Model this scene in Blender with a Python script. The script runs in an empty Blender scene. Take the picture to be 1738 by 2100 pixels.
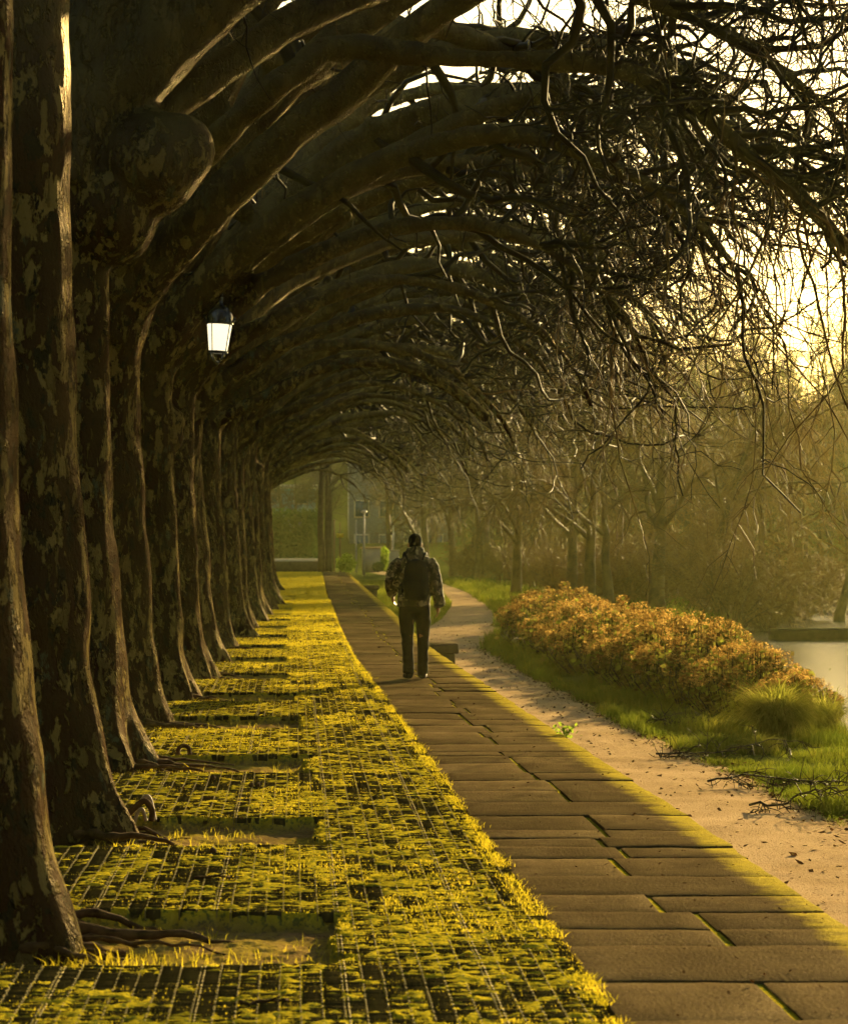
import bpy, math, random
import numpy as np
from mathutils import Vector

C = bpy.context.scene.collection
S = bpy.context.scene
R = np.random.default_rng(7)
PI = math.pi

# ------------------------------------------------------------------ camera, light, exposure
F, U0, V0, EYE = 6000.0, 606.0, 1096.0, 1.7          # focal length and vanishing point of the avenue, in px of a 1738 x 2100 picture
def at(u, v, Y):
    return Vector(((u - U0) / F * Y, Y, EYE - (v - V0) * Y / F))
def gx(u, Y): return (u - U0) / F * Y

cam = bpy.data.cameras.new('camera')
co = bpy.data.objects.new('camera', cam); C.objects.link(co); S.camera = co
cam.sensor_width = 36.0; cam.lens = F / 2100 * 36
cam.shift_x = (869 - U0) / 2100; cam.shift_y = (V0 - 1050) / 2100
cam.clip_start = 0.2; cam.clip_end = 4000
co.location = (0, 0, EYE); co.rotation_euler = (math.radians(90), 0, 0)
cam.dof.use_dof = True; cam.dof.focus_distance = 22.0; cam.dof.aperture_fstop = 7.0

SUN_AZ, SUN_EL = math.radians(23), math.radians(11.5)
sd = Vector((math.sin(SUN_AZ) * math.cos(SUN_EL), math.cos(SUN_AZ) * math.cos(SUN_EL), math.sin(SUN_EL)))
sl = bpy.data.lights.new('sun', 'SUN'); so = bpy.data.objects.new('sun', sl); C.objects.link(so)
sl.energy = 5.0; sl.angle = math.radians(0.6); sl.color = (1.0, 0.73, 0.32)
so.rotation_euler = sd.to_track_quat('Z', 'Y').to_euler(); so.location = (20, 40, 30)

W = bpy.data.worlds.new('World'); S.world = W; W.use_nodes = True
nt = W.node_tree; bgn = nt.nodes['Background']
sky = nt.nodes.new('ShaderNodeTexSky'); sky.sky_type = 'NISHITA'; sky.sun_disc = False
sky.sun_elevation = SUN_EL; sky.sun_rotation = SUN_AZ; sky.air_density = 1.1; sky.dust_density = 1.2
mx = nt.nodes.new('ShaderNodeMix'); mx.data_type = 'RGBA'; mx.blend_type = 'MULTIPLY'; mx.inputs[0].default_value = 1
mx.inputs[7].default_value = (1.0, 0.90, 0.69, 1)
nt.links.new(sky.outputs[0], mx.inputs[6]); nt.links.new(mx.outputs[2], bgn.inputs[0])
bgn.inputs[1].default_value = 0.05
S.view_settings.view_transform = 'Standard'; S.view_settings.look = 'None'
S.view_settings.exposure = 2.3; S.view_settings.gamma = 1
S.cycles.max_bounces = 6; S.cycles.diffuse_bounces = 3; S.cycles.glossy_bounces = 2
S.cycles.transmission_bounces = 4; S.cycles.transparent_max_bounces = 6; S.cycles.volume_bounces = 0
S.cycles.use_adaptive_sampling = True; S.cycles.adaptive_threshold = 0.02
S.cycles.use_denoising = True

# ------------------------------------------------------------------ noise
def _h(ix, iy, iz, s):
    n = (ix.astype(np.int64) * 374761393 + iy.astype(np.int64) * 668265263 + iz.astype(np.int64) * 2147483647 + s * 974634777) & 0xffffffff
    n = ((n ^ (n >> 13)) * 1274126177) & 0xffffffff
    n = ((n ^ (n >> 16)) * 2246822519) & 0xffffffff
    return ((n ^ (n >> 15)) & 0xffffff) / float(0xffffff)
def noise2(x, y, s=0):
    x = np.asarray(x, float); y = np.asarray(y, float)
    ix, iy = np.floor(x), np.floor(y); fx, fy = x - ix, y - iy
    fx = fx * fx * (3 - 2 * fx); fy = fy * fy * (3 - 2 * fy); z = np.zeros_like(ix)
    a = _h(ix, iy, z, s); b = _h(ix + 1, iy, z, s); c = _h(ix, iy + 1, z, s); d = _h(ix + 1, iy + 1, z, s)
    return (a + (b - a) * fx) * (1 - fy) + (c + (d - c) * fx) * fy
def fbm2(x, y, s=0, o=4):
    t, a, n = 0, 1.0, 0
    for i in range(o):
        t = t + a * noise2(x * 2 ** i, y * 2 ** i, s + i * 17); n += a; a *= .5
    return t / n
def noise3(p, s=0):
    i = np.floor(p); f = p - i; f = f * f * (3 - 2 * f); r = 0
    for a in (0, 1):
        for b in (0, 1):
            for c in (0, 1):
                w = (f[:, 0] if a else 1 - f[:, 0]) * (f[:, 1] if b else 1 - f[:, 1]) * (f[:, 2] if c else 1 - f[:, 2])
                r = r + w * _h(i[:, 0] + a, i[:, 1] + b, i[:, 2] + c, s)
    return r
def sstep(a, b, x):
    t = np.clip((np.asarray(x, float) - a) / (b - a), 0, 1); return t * t * (3 - 2 * t)

# ------------------------------------------------------------------ mesh helpers
class MB:
    def __init__(s): s.V = []; s.Q = []; s.T = []; s.n = 0
    def add(s, V, Q=None, T=None):
        V = np.asarray(V, float).reshape(-1, 3)
        if Q is not None and len(Q): s.Q.append(np.asarray(Q, np.int64).reshape(-1, 4) + s.n)
        if T is not None and len(T): s.T.append(np.asarray(T, np.int64).reshape(-1, 3) + s.n)
        s.V.append(V); s.n += len(V)
    def arrays(s):
        V = np.concatenate(s.V) if s.V else np.zeros((0, 3))
        Q = np.concatenate(s.Q) if s.Q else np.zeros((0, 4), np.int64)
        T = np.concatenate(s.T) if s.T else np.zeros((0, 3), np.int64)
        return V, Q, T
    def mesh(s, name, mat, smooth=True, attr=None):
        V, Q, T = s.arrays()
        me = bpy.data.meshes.new(name)
        me.vertices.add(len(V)); me.vertices.foreach_set('co', V.astype(np.float32).ravel())
        lp = np.concatenate([Q.ravel(), T.ravel()]).astype(np.int32)
        me.loops.add(len(lp)); me.loops.foreach_set('vertex_index', lp)
        st = np.concatenate([np.arange(len(Q)) * 4, len(Q) * 4 + np.arange(len(T)) * 3]).astype(np.int32)
        me.polygons.add(len(st)); me.polygons.foreach_set('loop_start', st)
        if smooth: me.polygons.foreach_set('use_smooth', np.ones(len(st), bool))
        for k, a in (attr or {}).items():
            at_ = me.attributes.new(k, 'FLOAT', 'POINT'); at_.data.foreach_set('value', np.asarray(a, np.float32))
        me.materials.append(mat); me.update(calc_edges=True); me.validate()
        return me
    def obj(s, name, mat, parent=None, smooth=True, attr=None):
        return link(name, s.mesh(name, mat, smooth, attr), parent)
    # simple shapes
    def box(s, lo, hi, jit=0):
        x0, y0, z0 = lo; x1, y1, z1 = hi
        V = np.array([(x0,y0,z0),(x1,y0,z0),(x1,y1,z0),(x0,y1,z0),(x0,y0,z1),(x1,y0,z1),(x1,y1,z1),(x0,y1,z1)], float)
        if jit: V += R.normal(0, jit, V.shape)
        s.add(V, [(0,3,2,1),(4,5,6,7),(0,1,5,4),(1,2,6,5),(2,3,7,6),(3,0,4,7)])
    def lathe(s, prof, k=20, c=(0,0,0), sq=None):
        n = len(prof); a = np.arange(k) * 2 * PI / k
        V = np.zeros((n, k, 3))
        for i, (r, z) in enumerate(prof):
            V[i, :, 0] = c[0] + r * np.cos(a); V[i, :, 1] = c[1] + r * np.sin(a); V[i, :, 2] = c[2] + z
        s.add(V, ring_quads(n, k))
    def ball(s, c, r, k=12):
        r = (r, r, r) if np.isscalar(r) else r
        th = np.linspace(0.02, PI - 0.02, k // 2 + 2); a = np.arange(k) * 2 * PI / k
        V = np.stack([c[0] + r[0] * np.sin(th)[:, None] * np.cos(a), c[1] + r[1] * np.sin(th)[:, None] * np.sin(a),
                      c[2] - r[2] * np.cos(th)[:, None] * np.ones(k)], -1)
        m = len(th); b = s.n
        s.add(V, ring_quads(m, k)); s.T.append(fan(0, k, True) + b); s.T.append(fan((m - 1) * k, k, False) + b)
    def tube(s, pts, rad, k=10, caps=True, ell=None, mod=None, ref=None):
        """closed tapered tube along pts; ell = y-squash factors in the ring frame; mod(theta,i) modulates"""
        P = np.asarray(pts, float)[None]; V = ring_verts(P, np.asarray(rad, float)[None], k, ell, mod, ref)[0]
        n = P.shape[1]; b = s.n
        s.add(V, ring_quads(n, k))
        if caps: s.T.append(fan(0, k, True) + b); s.T.append(fan((n - 1) * k, k, False) + b)
    def tubes(s, P, rad, k=3):
        M, n = P.shape[:2]
        V = ring_verts(P, rad, k)
        q = ring_quads(n, k)
        Q = (q[None] + (np.arange(M) * n * k)[:, None, None]).reshape(-1, 4)
        s.add(V.reshape(-1, 3), Q)
def fan(b, k, flip):
    f = np.array([(b, b + i, b + i + 1) for i in range(1, k - 1)])
    return f[:, ::-1] if flip else f
def ring_quads(n, k):
    i, j = np.meshgrid(np.arange(n - 1), np.arange(k), indexing='ij'); j2 = (j + 1) % k
    return np.stack([i * k + j, i * k + j2, (i + 1) * k + j2, (i + 1) * k + j], -1).reshape(-1, 4)
def ring_verts(P, rad, k, ell=None, mod=None, ref_axis=None):
    T = np.gradient(P, axis=1); T /= np.linalg.norm(T, axis=-1, keepdims=True) + 1e-9
    mt = np.abs(T.mean(1)); ref = np.zeros((P.shape[0], 3)); ref[np.arange(P.shape[0]), mt.argmin(1) if ref_axis is None else ref_axis] = 1
    A = np.cross(T, ref[:, None, :]); A /= np.linalg.norm(A, axis=-1, keepdims=True) + 1e-9
    B = np.cross(T, A)
    th = np.arange(k) * 2 * PI / k
    r = rad[:, :, None] * np.ones(k)
    if mod is not None: r = r * mod(th, P)
    e = 1 if ell is None else np.asarray(ell)[None, :, None, None]
    return P[:, :, None, :] + r[..., None] * (A[:, :, None, :] * np.cos(th)[None, None, :, None] + e * B[:, :, None, :] * np.sin(th)[None, None, :, None])

def link(name, me, parent=None):
    o = bpy.data.objects.new(name, me); C.objects.link(o)
    if parent: o.parent = parent
    return o
def tag(o, label=None, cat=None, group=None, kind=None):
    if label: o['label'] = label
    if cat: o['category'] = cat
    if group: o['group'] = group
    if kind: o['kind'] = kind
    return o
def thing(name, label, cat, loc=(0,0,0), rz=0, group=None):
    o = bpy.data.objects.new(name, None); C.objects.link(o); o.empty_display_size = .2
    o.location = loc; o.rotation_euler = (0, 0, rz)
    return tag(o, label, cat, group)
def copy_tree(o, parent=None):
    c = o.copy(); C.objects.link(c)
    if parent: c.parent = parent
    for ch in [x for x in C.objects if x.parent == o]: copy_tree(ch, c)
    return c
def remesh(o, voxel, smooth=3, disp=None):
    m = o.modifiers.new('r', 'REMESH'); m.mode = 'VOXEL'; m.voxel_size = voxel; m.use_smooth_shade = True
    if smooth:
        q = o.modifiers.new('s', 'SMOOTH'); q.iterations = smooth; q.factor = .5
    me = bpy.data.meshes.new_from_object(o.evaluated_get(bpy.context.evaluated_depsgraph_get()))
    mats = list(o.data.materials); o.modifiers.clear(); old = o.data; o.data = me; me.name = old.name
    bpy.data.meshes.remove(old)
    me.materials.clear()
    for k in mats: me.materials.append(k)
    if disp:
        n = len(me.vertices); V = np.zeros(n * 3, np.float32); me.vertices.foreach_get('co', V); V = V.reshape(-1, 3).astype(float)
        N = np.zeros(n * 3, np.float32); me.vertex_normals.foreach_get('vector', N); N = N.reshape(-1, 3)
        V = V + N * disp(V)[:, None]
        me.vertices.foreach_set('co', V.astype(np.float32).ravel())
    me.polygons.foreach_set('use_smooth', np.ones(len(me.polygons), bool)); me.update()
    return o

# ------------------------------------------------------------------ materials
class NT:
    def __init__(s, name):
        s.m = bpy.data.materials.new(name); s.m.use_nodes = True; s.t = s.m.node_tree
        s.b = s.t.nodes['Principled BSDF']; s.out = s.t.nodes['Material Output']
    def n(s, typ, **kw):
        x = s.t.nodes.new(typ)
        for k, v in kw.items():
            if k.startswith('i_'):
                key = k[2:]; x.inputs[int(key) if key.isdigit() else key].default_value = v
            else: setattr(x, k, v)
        return x
    def l(s, a, b): s.t.links.new(a, b)
    def coord(s, scale=(1,1,1), kind='Object'):
        tc = s.n('ShaderNodeTexCoord'); mp = s.n('ShaderNodeMapping'); mp.inputs['Scale'].default_value = scale
        s.l(tc.outputs[kind], mp.inputs[0]); return mp.outputs[0]
    def noise(s, vec, scale, detail=4, rough=.55, dist=0):
        x = s.n('ShaderNodeTexNoise', i_Scale=scale, i_Detail=detail, i_Roughness=rough, i_Distortion=dist); s.l(vec, x.inputs['Vector']); return x.outputs[0]
    def ramp(s, fac, stops):
        r = s.n('ShaderNodeValToRGB'); e = r.color_ramp.elements
        while len(e) < len(stops): e.new(.5)
        for x, (p, c) in zip(e, stops): x.position = p; x.color = (*c, 1) if len(c) == 3 else c
        s.l(fac, r.inputs[0]); return r.outputs[0]
    def mix(s, fac, a, b, blend='MIX'):
        x = s.n('ShaderNodeMix', data_type='RGBA', blend_type=blend)
        for v, i in ((fac, 0), (a, 6), (b, 7)):
            if isinstance(v, (int, float)): x.inputs[i].default_value = v
            elif isinstance(v, tuple): x.inputs[i].default_value = (*v, 1)
            else: s.l(v, x.inputs[i])
        return x.outputs[2]
    def math(s, op, a, b=0.0):
        x = s.n('ShaderNodeMath', operation=op)
        for v, i in ((a, 0), (b, 1)):
            if isinstance(v, (int, float)): x.inputs[i].default_value = v
            else: s.l(v, x.inputs[i])
        return x.outputs[0]
    def step(s, fac, a, b): 
        x = s.n('ShaderNodeMapRange', interpolation_type='SMOOTHSTEP', i_1=a, i_2=b); s.l(fac, x.inputs[0]); return x.outputs[0]
    def col(s, c):
        if isinstance(c, tuple): s.b.inputs['Base Color'].default_value = (*c, 1)
        else: s.l(c, s.b.inputs['Base Color'])
    def bump(s, h, strength=.5, dist=.02):
        x = s.n('ShaderNodeBump', i_Strength=strength, i_Distance=dist); s.l(h, x.inputs['Height']); s.l(x.outputs[0], s.b.inputs['Normal'])
    def attr(s, name): return s.n('ShaderNodeAttribute', attribute_name=name).outputs['Fac']
    def rough(s, r, spec=.3):
        s.b.inputs['Roughness'].default_value = r; s.b.inputs['Specular IOR Level'].default_value = spec
    def sheen(s, fac, rough, c=(1, .85, .6)):
        g = s.n('ShaderNodeBsdfGlossy', i_Roughness=rough); g.inputs['Color'].default_value = (*c, 1); m = s.n('ShaderNodeMixShader')
        if isinstance(fac, float): m.inputs[0].default_value = fac
        else: s.l(fac, m.inputs[0])
        for lk in s.b.inputs['Normal'].links: s.l(lk.from_socket, g.inputs['Normal'])
        s.l(s.b.outputs[0], m.inputs[1]); s.l(g.outputs[0], m.inputs[2]); s.l(m.outputs[0], s.out.inputs[0])
    def translucent(s, col, fac):
        t = s.n('ShaderNodeBsdfTranslucent'); m = s.n('ShaderNodeMixShader', i_0=fac)
        if isinstance(col, tuple): t.inputs[0].default_value = (*col, 1)
        else: s.l(col, t.inputs[0])
        s.l(s.b.outputs[0], m.inputs[1]); s.l(t.outputs[0], m.inputs[2]); s.l(m.outputs[0], s.out.inputs[0])
def plain(name, c, rough=.7, spec=.3, var=.25, scale=6, metal=0):
    k = NT(name); n = k.noise(k.coord(), scale, 5)
    k.col(k.ramp(n, [(.3, tuple(x * (1 - var) for x in c)), (.7, tuple(x * (1 + var) for x in c))]))
    k.rough(rough, spec); k.b.inputs['Metallic'].default_value = metal
    k.bump(k.noise(k.coord(), scale * 6), .25, .01); return k.m

def mat_bark():
    k = NT('plane_bark'); oi = k.n('ShaderNodeObjectInfo')
    tc = k.n('ShaderNodeTexCoord'); ad = k.n('ShaderNodeVectorMath', operation='ADD')
    cx = k.n('ShaderNodeCombineXYZ'); k.l(k.math('MULTIPLY', oi.outputs['Random'], 37.0), cx.inputs[0]); k.l(k.math('MULTIPLY', oi.outputs['Random'], 91.0), cx.inputs[2])
    k.l(tc.outputs['Object'], ad.inputs[0]); k.l(cx.outputs[0], ad.inputs[1])
    mp = k.n('ShaderNodeMapping'); mp.inputs['Scale'].default_value = (1, 1, .5); k.l(ad.outputs[0], mp.inputs[0]); v = mp.outputs[0]
    a = k.noise(v, 7, 5, .62, .3); b = k.noise(v, 10.5, 4, .6, .5); c = k.noise(v, 3.2, 3); d = k.noise(v, 15, 4, .6, .2)
    base = k.ramp(c, [(.35, (.022, .008, .003)), (.62, (.028, .015, .005))])
    col = k.mix(k.step(a, .535, .56), base, (.125, .094, .031))
    col = k.mix(k.step(b, .56, .585), col, (.08, .058, .018))
    col = k.mix(k.step(d, .575, .60), col, (.014, .011, .005))
    col = k.mix(k.step(k.noise(v, 4.5, 6, .7), .60, .64), col, (.045, .05, .03))
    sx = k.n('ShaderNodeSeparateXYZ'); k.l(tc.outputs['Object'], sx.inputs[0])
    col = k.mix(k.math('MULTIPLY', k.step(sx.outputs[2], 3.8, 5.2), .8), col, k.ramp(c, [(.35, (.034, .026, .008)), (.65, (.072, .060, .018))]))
    k.col(col); k.rough(.9, 0)
    h = k.math('ADD', k.math('MULTIPLY', k.step(a, .53, .57), -.5), k.math('ADD', k.math('MULTIPLY', k.noise(v, 60, 4), .35), k.step(b, .55, .6)))
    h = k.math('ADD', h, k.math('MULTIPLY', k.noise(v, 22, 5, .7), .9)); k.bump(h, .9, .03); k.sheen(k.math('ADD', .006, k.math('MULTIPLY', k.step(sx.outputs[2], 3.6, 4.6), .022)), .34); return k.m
def mat_twig(name, c, c2):
    k = NT(name); v = k.coord(); k.col(k.mix(k.step(k.noise(v, 2.2, 3), .4, .65), c, c2)); k.rough(.7, .12); return k.m
def mat_leaf(name, stops, fac=.5, scale=9, rough=.8, spec=0, tr=1.5):
    k = NT(name); v = k.coord(); c = k.ramp(k.noise(v, scale, 3), stops); k.col(c); k.rough(rough, spec)
    k.translucent(k.mix(1.0, c, (tr, tr, tr), 'MULTIPLY'), fac); return k.m
def mat_moss():
    k = NT('moss_ground'); v = k.coord()
    m = k.ramp(k.noise(v, 1.7, 6, .65), [(.3, (.22, .185, .010)), (.5, (.34, .275, .014)), (.7, (.44, .345, .02))])
    m = k.mix(k.step(k.noise(v, 38, 3), .5, .62), m, (.10, .115, .018))
    m = k.mix(k.math('MULTIPLY', k.step(k.noise(v, 2.6, 5, .7), .54, .68), .4), m, (.16, .115, .02)); m = k.mix(k.math('MULTIPLY', k.step(k.noise(v, 3.7, 5, .7), .57, .70), .45), m, (.15, .17, .012))
    so_ = k.ramp(k.noise(v, 9, 6, .7), [(.3, (.09, .055, .025)), (.55, (.17, .105, .05)), (.75, (.22, .15, .075))])
    m = k.mix(k.step(k.attr('bare'), .35, .8), m, (.042, .032, .010)); k.col(k.mix(k.attr('soil'), m, so_)); k.rough(.95, 0)
    k.bump(k.noise(v, 70, 4), .8, .012); return k.m
def mat_stone():
    k = NT('path_stone'); v = k.coord((1, .6, 1))
    c = k.ramp(k.noise(v, 2.1, 6, .65), [(.3, (.075, .052, .022)), (.55, (.115, .082, .036)), (.75, (.165, .12, .058))])
    c = k.mix(k.step(k.noise(v, 45, 3), .56, .68), c, (.075, .05, .03))
    c = k.mix(k.step(k.noise(v, 120, 2), .66, .72), c, (.32, .25, .17))
    c = k.mix(k.math('MULTIPLY', k.step(k.noise(k.coord((1.6, 14, 1)), 3, 5, .7), .50, .66), .75), c, (.055, .036, .018)); c = k.mix(k.math('MULTIPLY', k.step(k.noise(k.coord((2.2, 22, 1)), 3, 4, .7), .60, .72), .7), c, (.20, .15, .06))
    tn = k.n('ShaderNodeCombineXYZ'); [k.l(k.attr('tone'), tn.inputs[q]) for q in range(3)]; c = k.mix(1.0, c, tn.outputs[0], 'MULTIPLY')
    c = k.mix(k.math('MULTIPLY', k.step(k.noise(v, 1.1, 5, .7), .50, .62), .6), c, (.045, .032, .015))
    mo = k.math('ADD', k.attr('edge'), k.math('MULTIPLY', k.math('SUBTRACT', k.noise(k.coord((1, 1.1, 1)), 3.2, 6, .68), .5), .9))
    c = k.mix(k.math('MULTIPLY', k.step(mo, .60, .98), k.math('ADD', .35, k.step(k.noise(k.coord((1, 5, 1)), 16, 5, .7), .36, .6))), c, k.mix(k.noise(v, 30, 3), (.22, .18, .016), (.44, .34, .04)))
    k.col(c); k.rough(.95, 0); k.bump(k.noise(v, 55, 5, .6), .6, .014); k.sheen(.006, .5); return k.m
def mat_gravel():
    k = NT('gravel'); v = k.coord()
    c = k.ramp(k.noise(v, 1.3, 5, .6), [(.3, (.30, .21, .11)), (.7, (.46, .33, .19))])
    c = k.mix(k.step(k.noise(v, 40, 3), .58, .66), c, (.16, .10, .055))
    k.col(c); k.rough(.95, 0); k.bump(k.noise(v, 60, 4), .7, .02); return k.m
def mat_ground():
    k = NT('grassy_ground'); v = k.coord()
    c = k.ramp(k.noise(v, .8, 6, .65), [(.3, (.045, .05, .012)), (.55, (.075, .09, .018)), (.75, (.06, .045, .02))])
    k.col(c); k.rough(.95, 0); k.bump(k.noise(v, 25, 4), .6, .05); return k.m
def mat_water():
    k = NT('river_water'); k.col((.05, .058, .035)); k.rough(.16, .22); v = k.coord((1, .5, 1)); k.bump(k.noise(v, 2.4, 3), .03, .05); return k.m

M_bark = mat_bark()
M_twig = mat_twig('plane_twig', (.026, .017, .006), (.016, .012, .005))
M_hang = mat_twig('hanging_twig', (.12, .07, .02), (.06, .042, .013))  # plane twigs again, amber glints of sunlight put into the colour
M_bank = mat_twig('bank_twig', (.16, .105, .035), (.09, .065, .024))
M_will = mat_twig('willow_twig', (.22, .13, .032), (.13, .08, .022))
M_far = mat_twig('wood_twig', (.085, .07, .035), (.06, .055, .028))
M_moss = mat_moss(); M_stone = mat_stone(); M_gravel = mat_gravel(); M_ground = mat_ground(); M_water = mat_water()
M_grid_lit = plain('paver_grid_lit', (.15, .12, .04), .8, .02)  # lengthwise ribs: their glint is put into a lighter colour
M_grid_shade = plain('paver_grid_shaded', (.045, .036, .012), .9, 0)  # same grid, cross ribs: shade of their near faces painted in as darker colour
M_grassm = mat_leaf('mossy_grass', [(.3, (.20, .18, .009)), (.5, (.31, .255, .013)), (.7, (.42, .32, .022))], .5, 3)
M_grass = mat_leaf('verge_grass', [(.3, (.05, .075, .007)), (.5, (.095, .115, .010)), (.7, (.16, .15, .018))], .45, 2, tr=1.15)
M_hyd = mat_leaf('dried_blossom', [(.3, (.06, .032, .009)), (.5, (.17, .098, .024)), (.7, (.40, .265, .078))], .45, 7)
M_hydl = mat_leaf('hydrangea_leaf', [(.3, (.07, .045, .015)), (.5, (.09, .08, .015)), (.72, (.15, .19, .02))], .45, 4)
M_green = mat_leaf('bright_leaf', [(.3, (.10, .16, .012)), (.7, (.22, .28, .03))], .5, 6)
M_dgreen = mat_leaf('dark_leaf', [(.3, (.025, .05, .012)), (.7, (.05, .09, .02))], .35, 4)
M_tus = mat_leaf('tussock_blade', [(.3, (.10, .12, .014)), (.55, (.22, .21, .03)), (.75, (.38, .32, .08))], .45, 5)
M_litter = mat_leaf('dead_leaf', [(.3, (.03, .015, .008)), (.6, (.07, .035, .012)), (.8, (.12, .06, .02))], .15, 30, spec=0)
M_root = plain('root_bark', (.065, .038, .017), .9, .02, .5, 14)
M_iron = plain('black_iron', (.012, .014, .020), .22, .8, .2)
M_wall = plain('dark_stone', (.08, .06, .035), .9, 0, .4, 5)
M_rend = plain('pale_render', (.36, .31, .23), .9, 0, .15, 2)

def seedball(*a): pass

# ------------------------------------------------------------------ lines of the place
PL = lambda Y: np.interp(Y, [0, 10.9, 18, 25.6, 40.8, 53.4, 85, 120, 140], [1.2, 1.127, 1.045, .99, .81, .80, .93, 1.14, 1.25])
PR = lambda Y: np.interp(Y, [0, 13.1, 17.8, 28.6, 44.5, 63.3, 113, 140], [2.42, 2.39, 2.37, 2.22, 2.03, 2.13, 2.30, 2.42])
TX = lambda Y: np.interp(Y, [12, 16.7, 21.5, 26, 31, 40, 48, 60, 72, 90, 125], [-1.53, -1.64, -1.74, -1.77, -1.63, -1.60, -1.37, -1.25, -1.05, -1.15, -1.8])
GL = lambda Y: np.interp(Y, [0, 50, 58, 65, 77, 91, 110, 132, 150, 175], [2.1, 2.0, 2.15, 2.7, 3.85, 4.85, 5.5, 5.7, 5.2, 4.2])
GR = lambda Y: np.interp(Y, [0, 22.7, 32.2, 41.6, 56, 65, 77, 91, 110, 132, 150, 175], [4.5, 4.28, 3.92, 3.78, 3.65, 4.5, 5.45, 6.05, 6.6, 6.7, 6.2, 5.2])
BANK = lambda Y: 6.1 + np.clip(np.asarray(Y, float) - 33, -15, 300) * .118
ZR = -0.5
ROW = [12.3 + 4.55 * i for i in range(26)]; ROW[0] = 12.3; ROW[1] = 16.7; ROW[2] = 21.6; ROW[3] = 26.4

# ------------------------------------------------------------------ ground, water, hill
def grid_mesh(X, Y, Z):
    ny, nx = Z.shape; V = np.stack([X, Y, Z], -1).reshape(-1, 3)
    i, j = np.meshgrid(np.arange(ny - 1), np.arange(nx - 1), indexing='ij')
    q = np.stack([i * nx + j, i * nx + j + 1, (i + 1) * nx + j + 1, (i + 1) * nx + j], -1).reshape(-1, 4)
    return V, q
def ground_z(X, Y):
    side = sstep(0, .3, X - (PR(Y) - .55))
    z = -.22 * (1 - side) + (ZR - .03) * side
    z = np.where(X < -3.2, -.03 + .12 * fbm2(X * .3, Y * .3, 3) - .06, z)
    z = z + np.where((X > GR(Y) + .15) & (Y > 0), .10 * (fbm2(X * 1.1, Y * .8, 5) - .45), 0)
    b = sstep(0, 1.1, X - BANK(Y)) * (1 - sstep(150, 162, Y + .12 * X)); z = z - b * 1.9
    hill = sstep(210, 470, Y + .25 * X) * (21 + 7 * (fbm2(X * .012, Y * .012, 8) - .5)) 
    z = z + sstep(4.5, 17, -X) * 12 * (1 - .45 * sstep(150, 230, Y)) * (.8 + .4 * fbm2(X * .1, Y * .1, 12)) + sstep(14, 40, -Y) * 17  # unseen banks at left and behind the camera, added to block sky light
    return z + hill
xs = np.concatenate([np.linspace(-900, -60, 22), np.linspace(-55, -5, 14), np.arange(-4, 24, .25), np.linspace(25, 70, 20), np.linspace(90, 900, 24)])
ys = np.concatenate([[-200, -100, -40, -15], np.arange(-6, 130, .8), np.arange(130, 240, 4), np.linspace(245, 520, 34), np.linspace(560, 2500, 20)])
gX, gY = np.meshgrid(xs, ys)
b = MB(); b.add(*grid_mesh(gX, gY, ground_z(gX, gY))); tag(b.obj('ground', M_ground), kind='structure')
b = MB(); b.add([(5, -150, -1.2), (700, -150, -1.2), (700, 172, -1.2), (5, 172, -1.2)], [(0, 1, 2, 3)]); tag(b.obj('river', M_water), kind='structure')

# gravel path below the wall
ys = np.concatenate([np.arange(4, 70, .12), np.arange(70, 175, .5)]); t = np.linspace(0, 1, 40)
Y, T_ = np.meshgrid(ys, t, indexing='ij')
wob = .10 * (fbm2(Y * 1.3, Y * 0 + 3, 21) - .5) * T_ + .05 * (fbm2(Y * 6, Y * 0 + 9, 22) - .5)
X = GL(Y) + (GR(Y) - GL(Y)) * T_ + wob
Z = ZR + .022 * (fbm2(X * 4, Y * 3, 9) - .5) + .012 * (noise2(X * 14, Y * 9, 19) - .5) - .02 * np.abs(2 * T_ - 1) ** 3
b = MB(); b.add(*grid_mesh(X, Y, Z)); tag(b.obj('gravel_path', M_gravel), kind='structure')

# mossy grid paving with tree pits
ys = [8.6]
while ys[-1] < 134: ys.append(ys[-1] + .019 * max(1, ys[-1] / 12.5) ** 1.55)
ys = np.array(ys); xs = np.arange(-3.2, 1.32, .021); X, Y = np.meshgrid(xs, ys)
def pit_mask(X, Y):
    m = np.zeros(np.broadcast(X, Y).shape)
    for i, y in enumerate(ROW[:16]):
        jx = .16 * (fbm2(X * 0 + i, Y * 5, 4, 3) - .5)
        ex = PL(y) - .93 + jx + .02 * np.sin(i * 7)
        m = np.maximum(m, ((np.abs(Y - y - .08) < .74 + .16 * fbm2(X * 5, X * 0 + i * 3, 6, 3)) & (X < ex)).astype(float))
    return m
def moss_level(X, Y):
    col = np.floor((X + 3.1) / .078); row = np.floor((Y - 8.6) / .055)
    c = .42 * fbm2(X * 1.2, Y * .8 + 40, 31, 3) + .30 * noise2(col * 5.37, Y / .27, 37) + .28 * noise2(col * 3.1 + .5, row / 1.7, 38)
    return sstep(.31, .46, c + .03 * sstep(18, 40, Y))
pit = pit_mask(X, Y); cov = moss_level(X, Y)
Z = -.030 + .030 * cov + .014 * (noise2(X / .035, Y / .05, 41) - .5) * (.4 + cov) + .012 * (fbm2(X * 9, Y * 6, 45) - .5)
Z += .02 * (fbm2(X * .8, Y * .5, 47) - .5)
pz = -.075 + .05 * (fbm2(X * 4, Y * 3, 51) - .5) + .015 * (noise2(X / .03, Y / .05, 52) - .5)
Z = np.where(pit > .5, pz, Z)
edge = PL(Y) + .10 * (fbm2(Y * 3.1, Y * 0, 61) - .52) + .03 * (noise2(Y * 21, Y * 0, 62) - .5)
drop = sstep(-.035, .015, X - edge); Z = Z * (1 - drop) - .13 * drop
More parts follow.
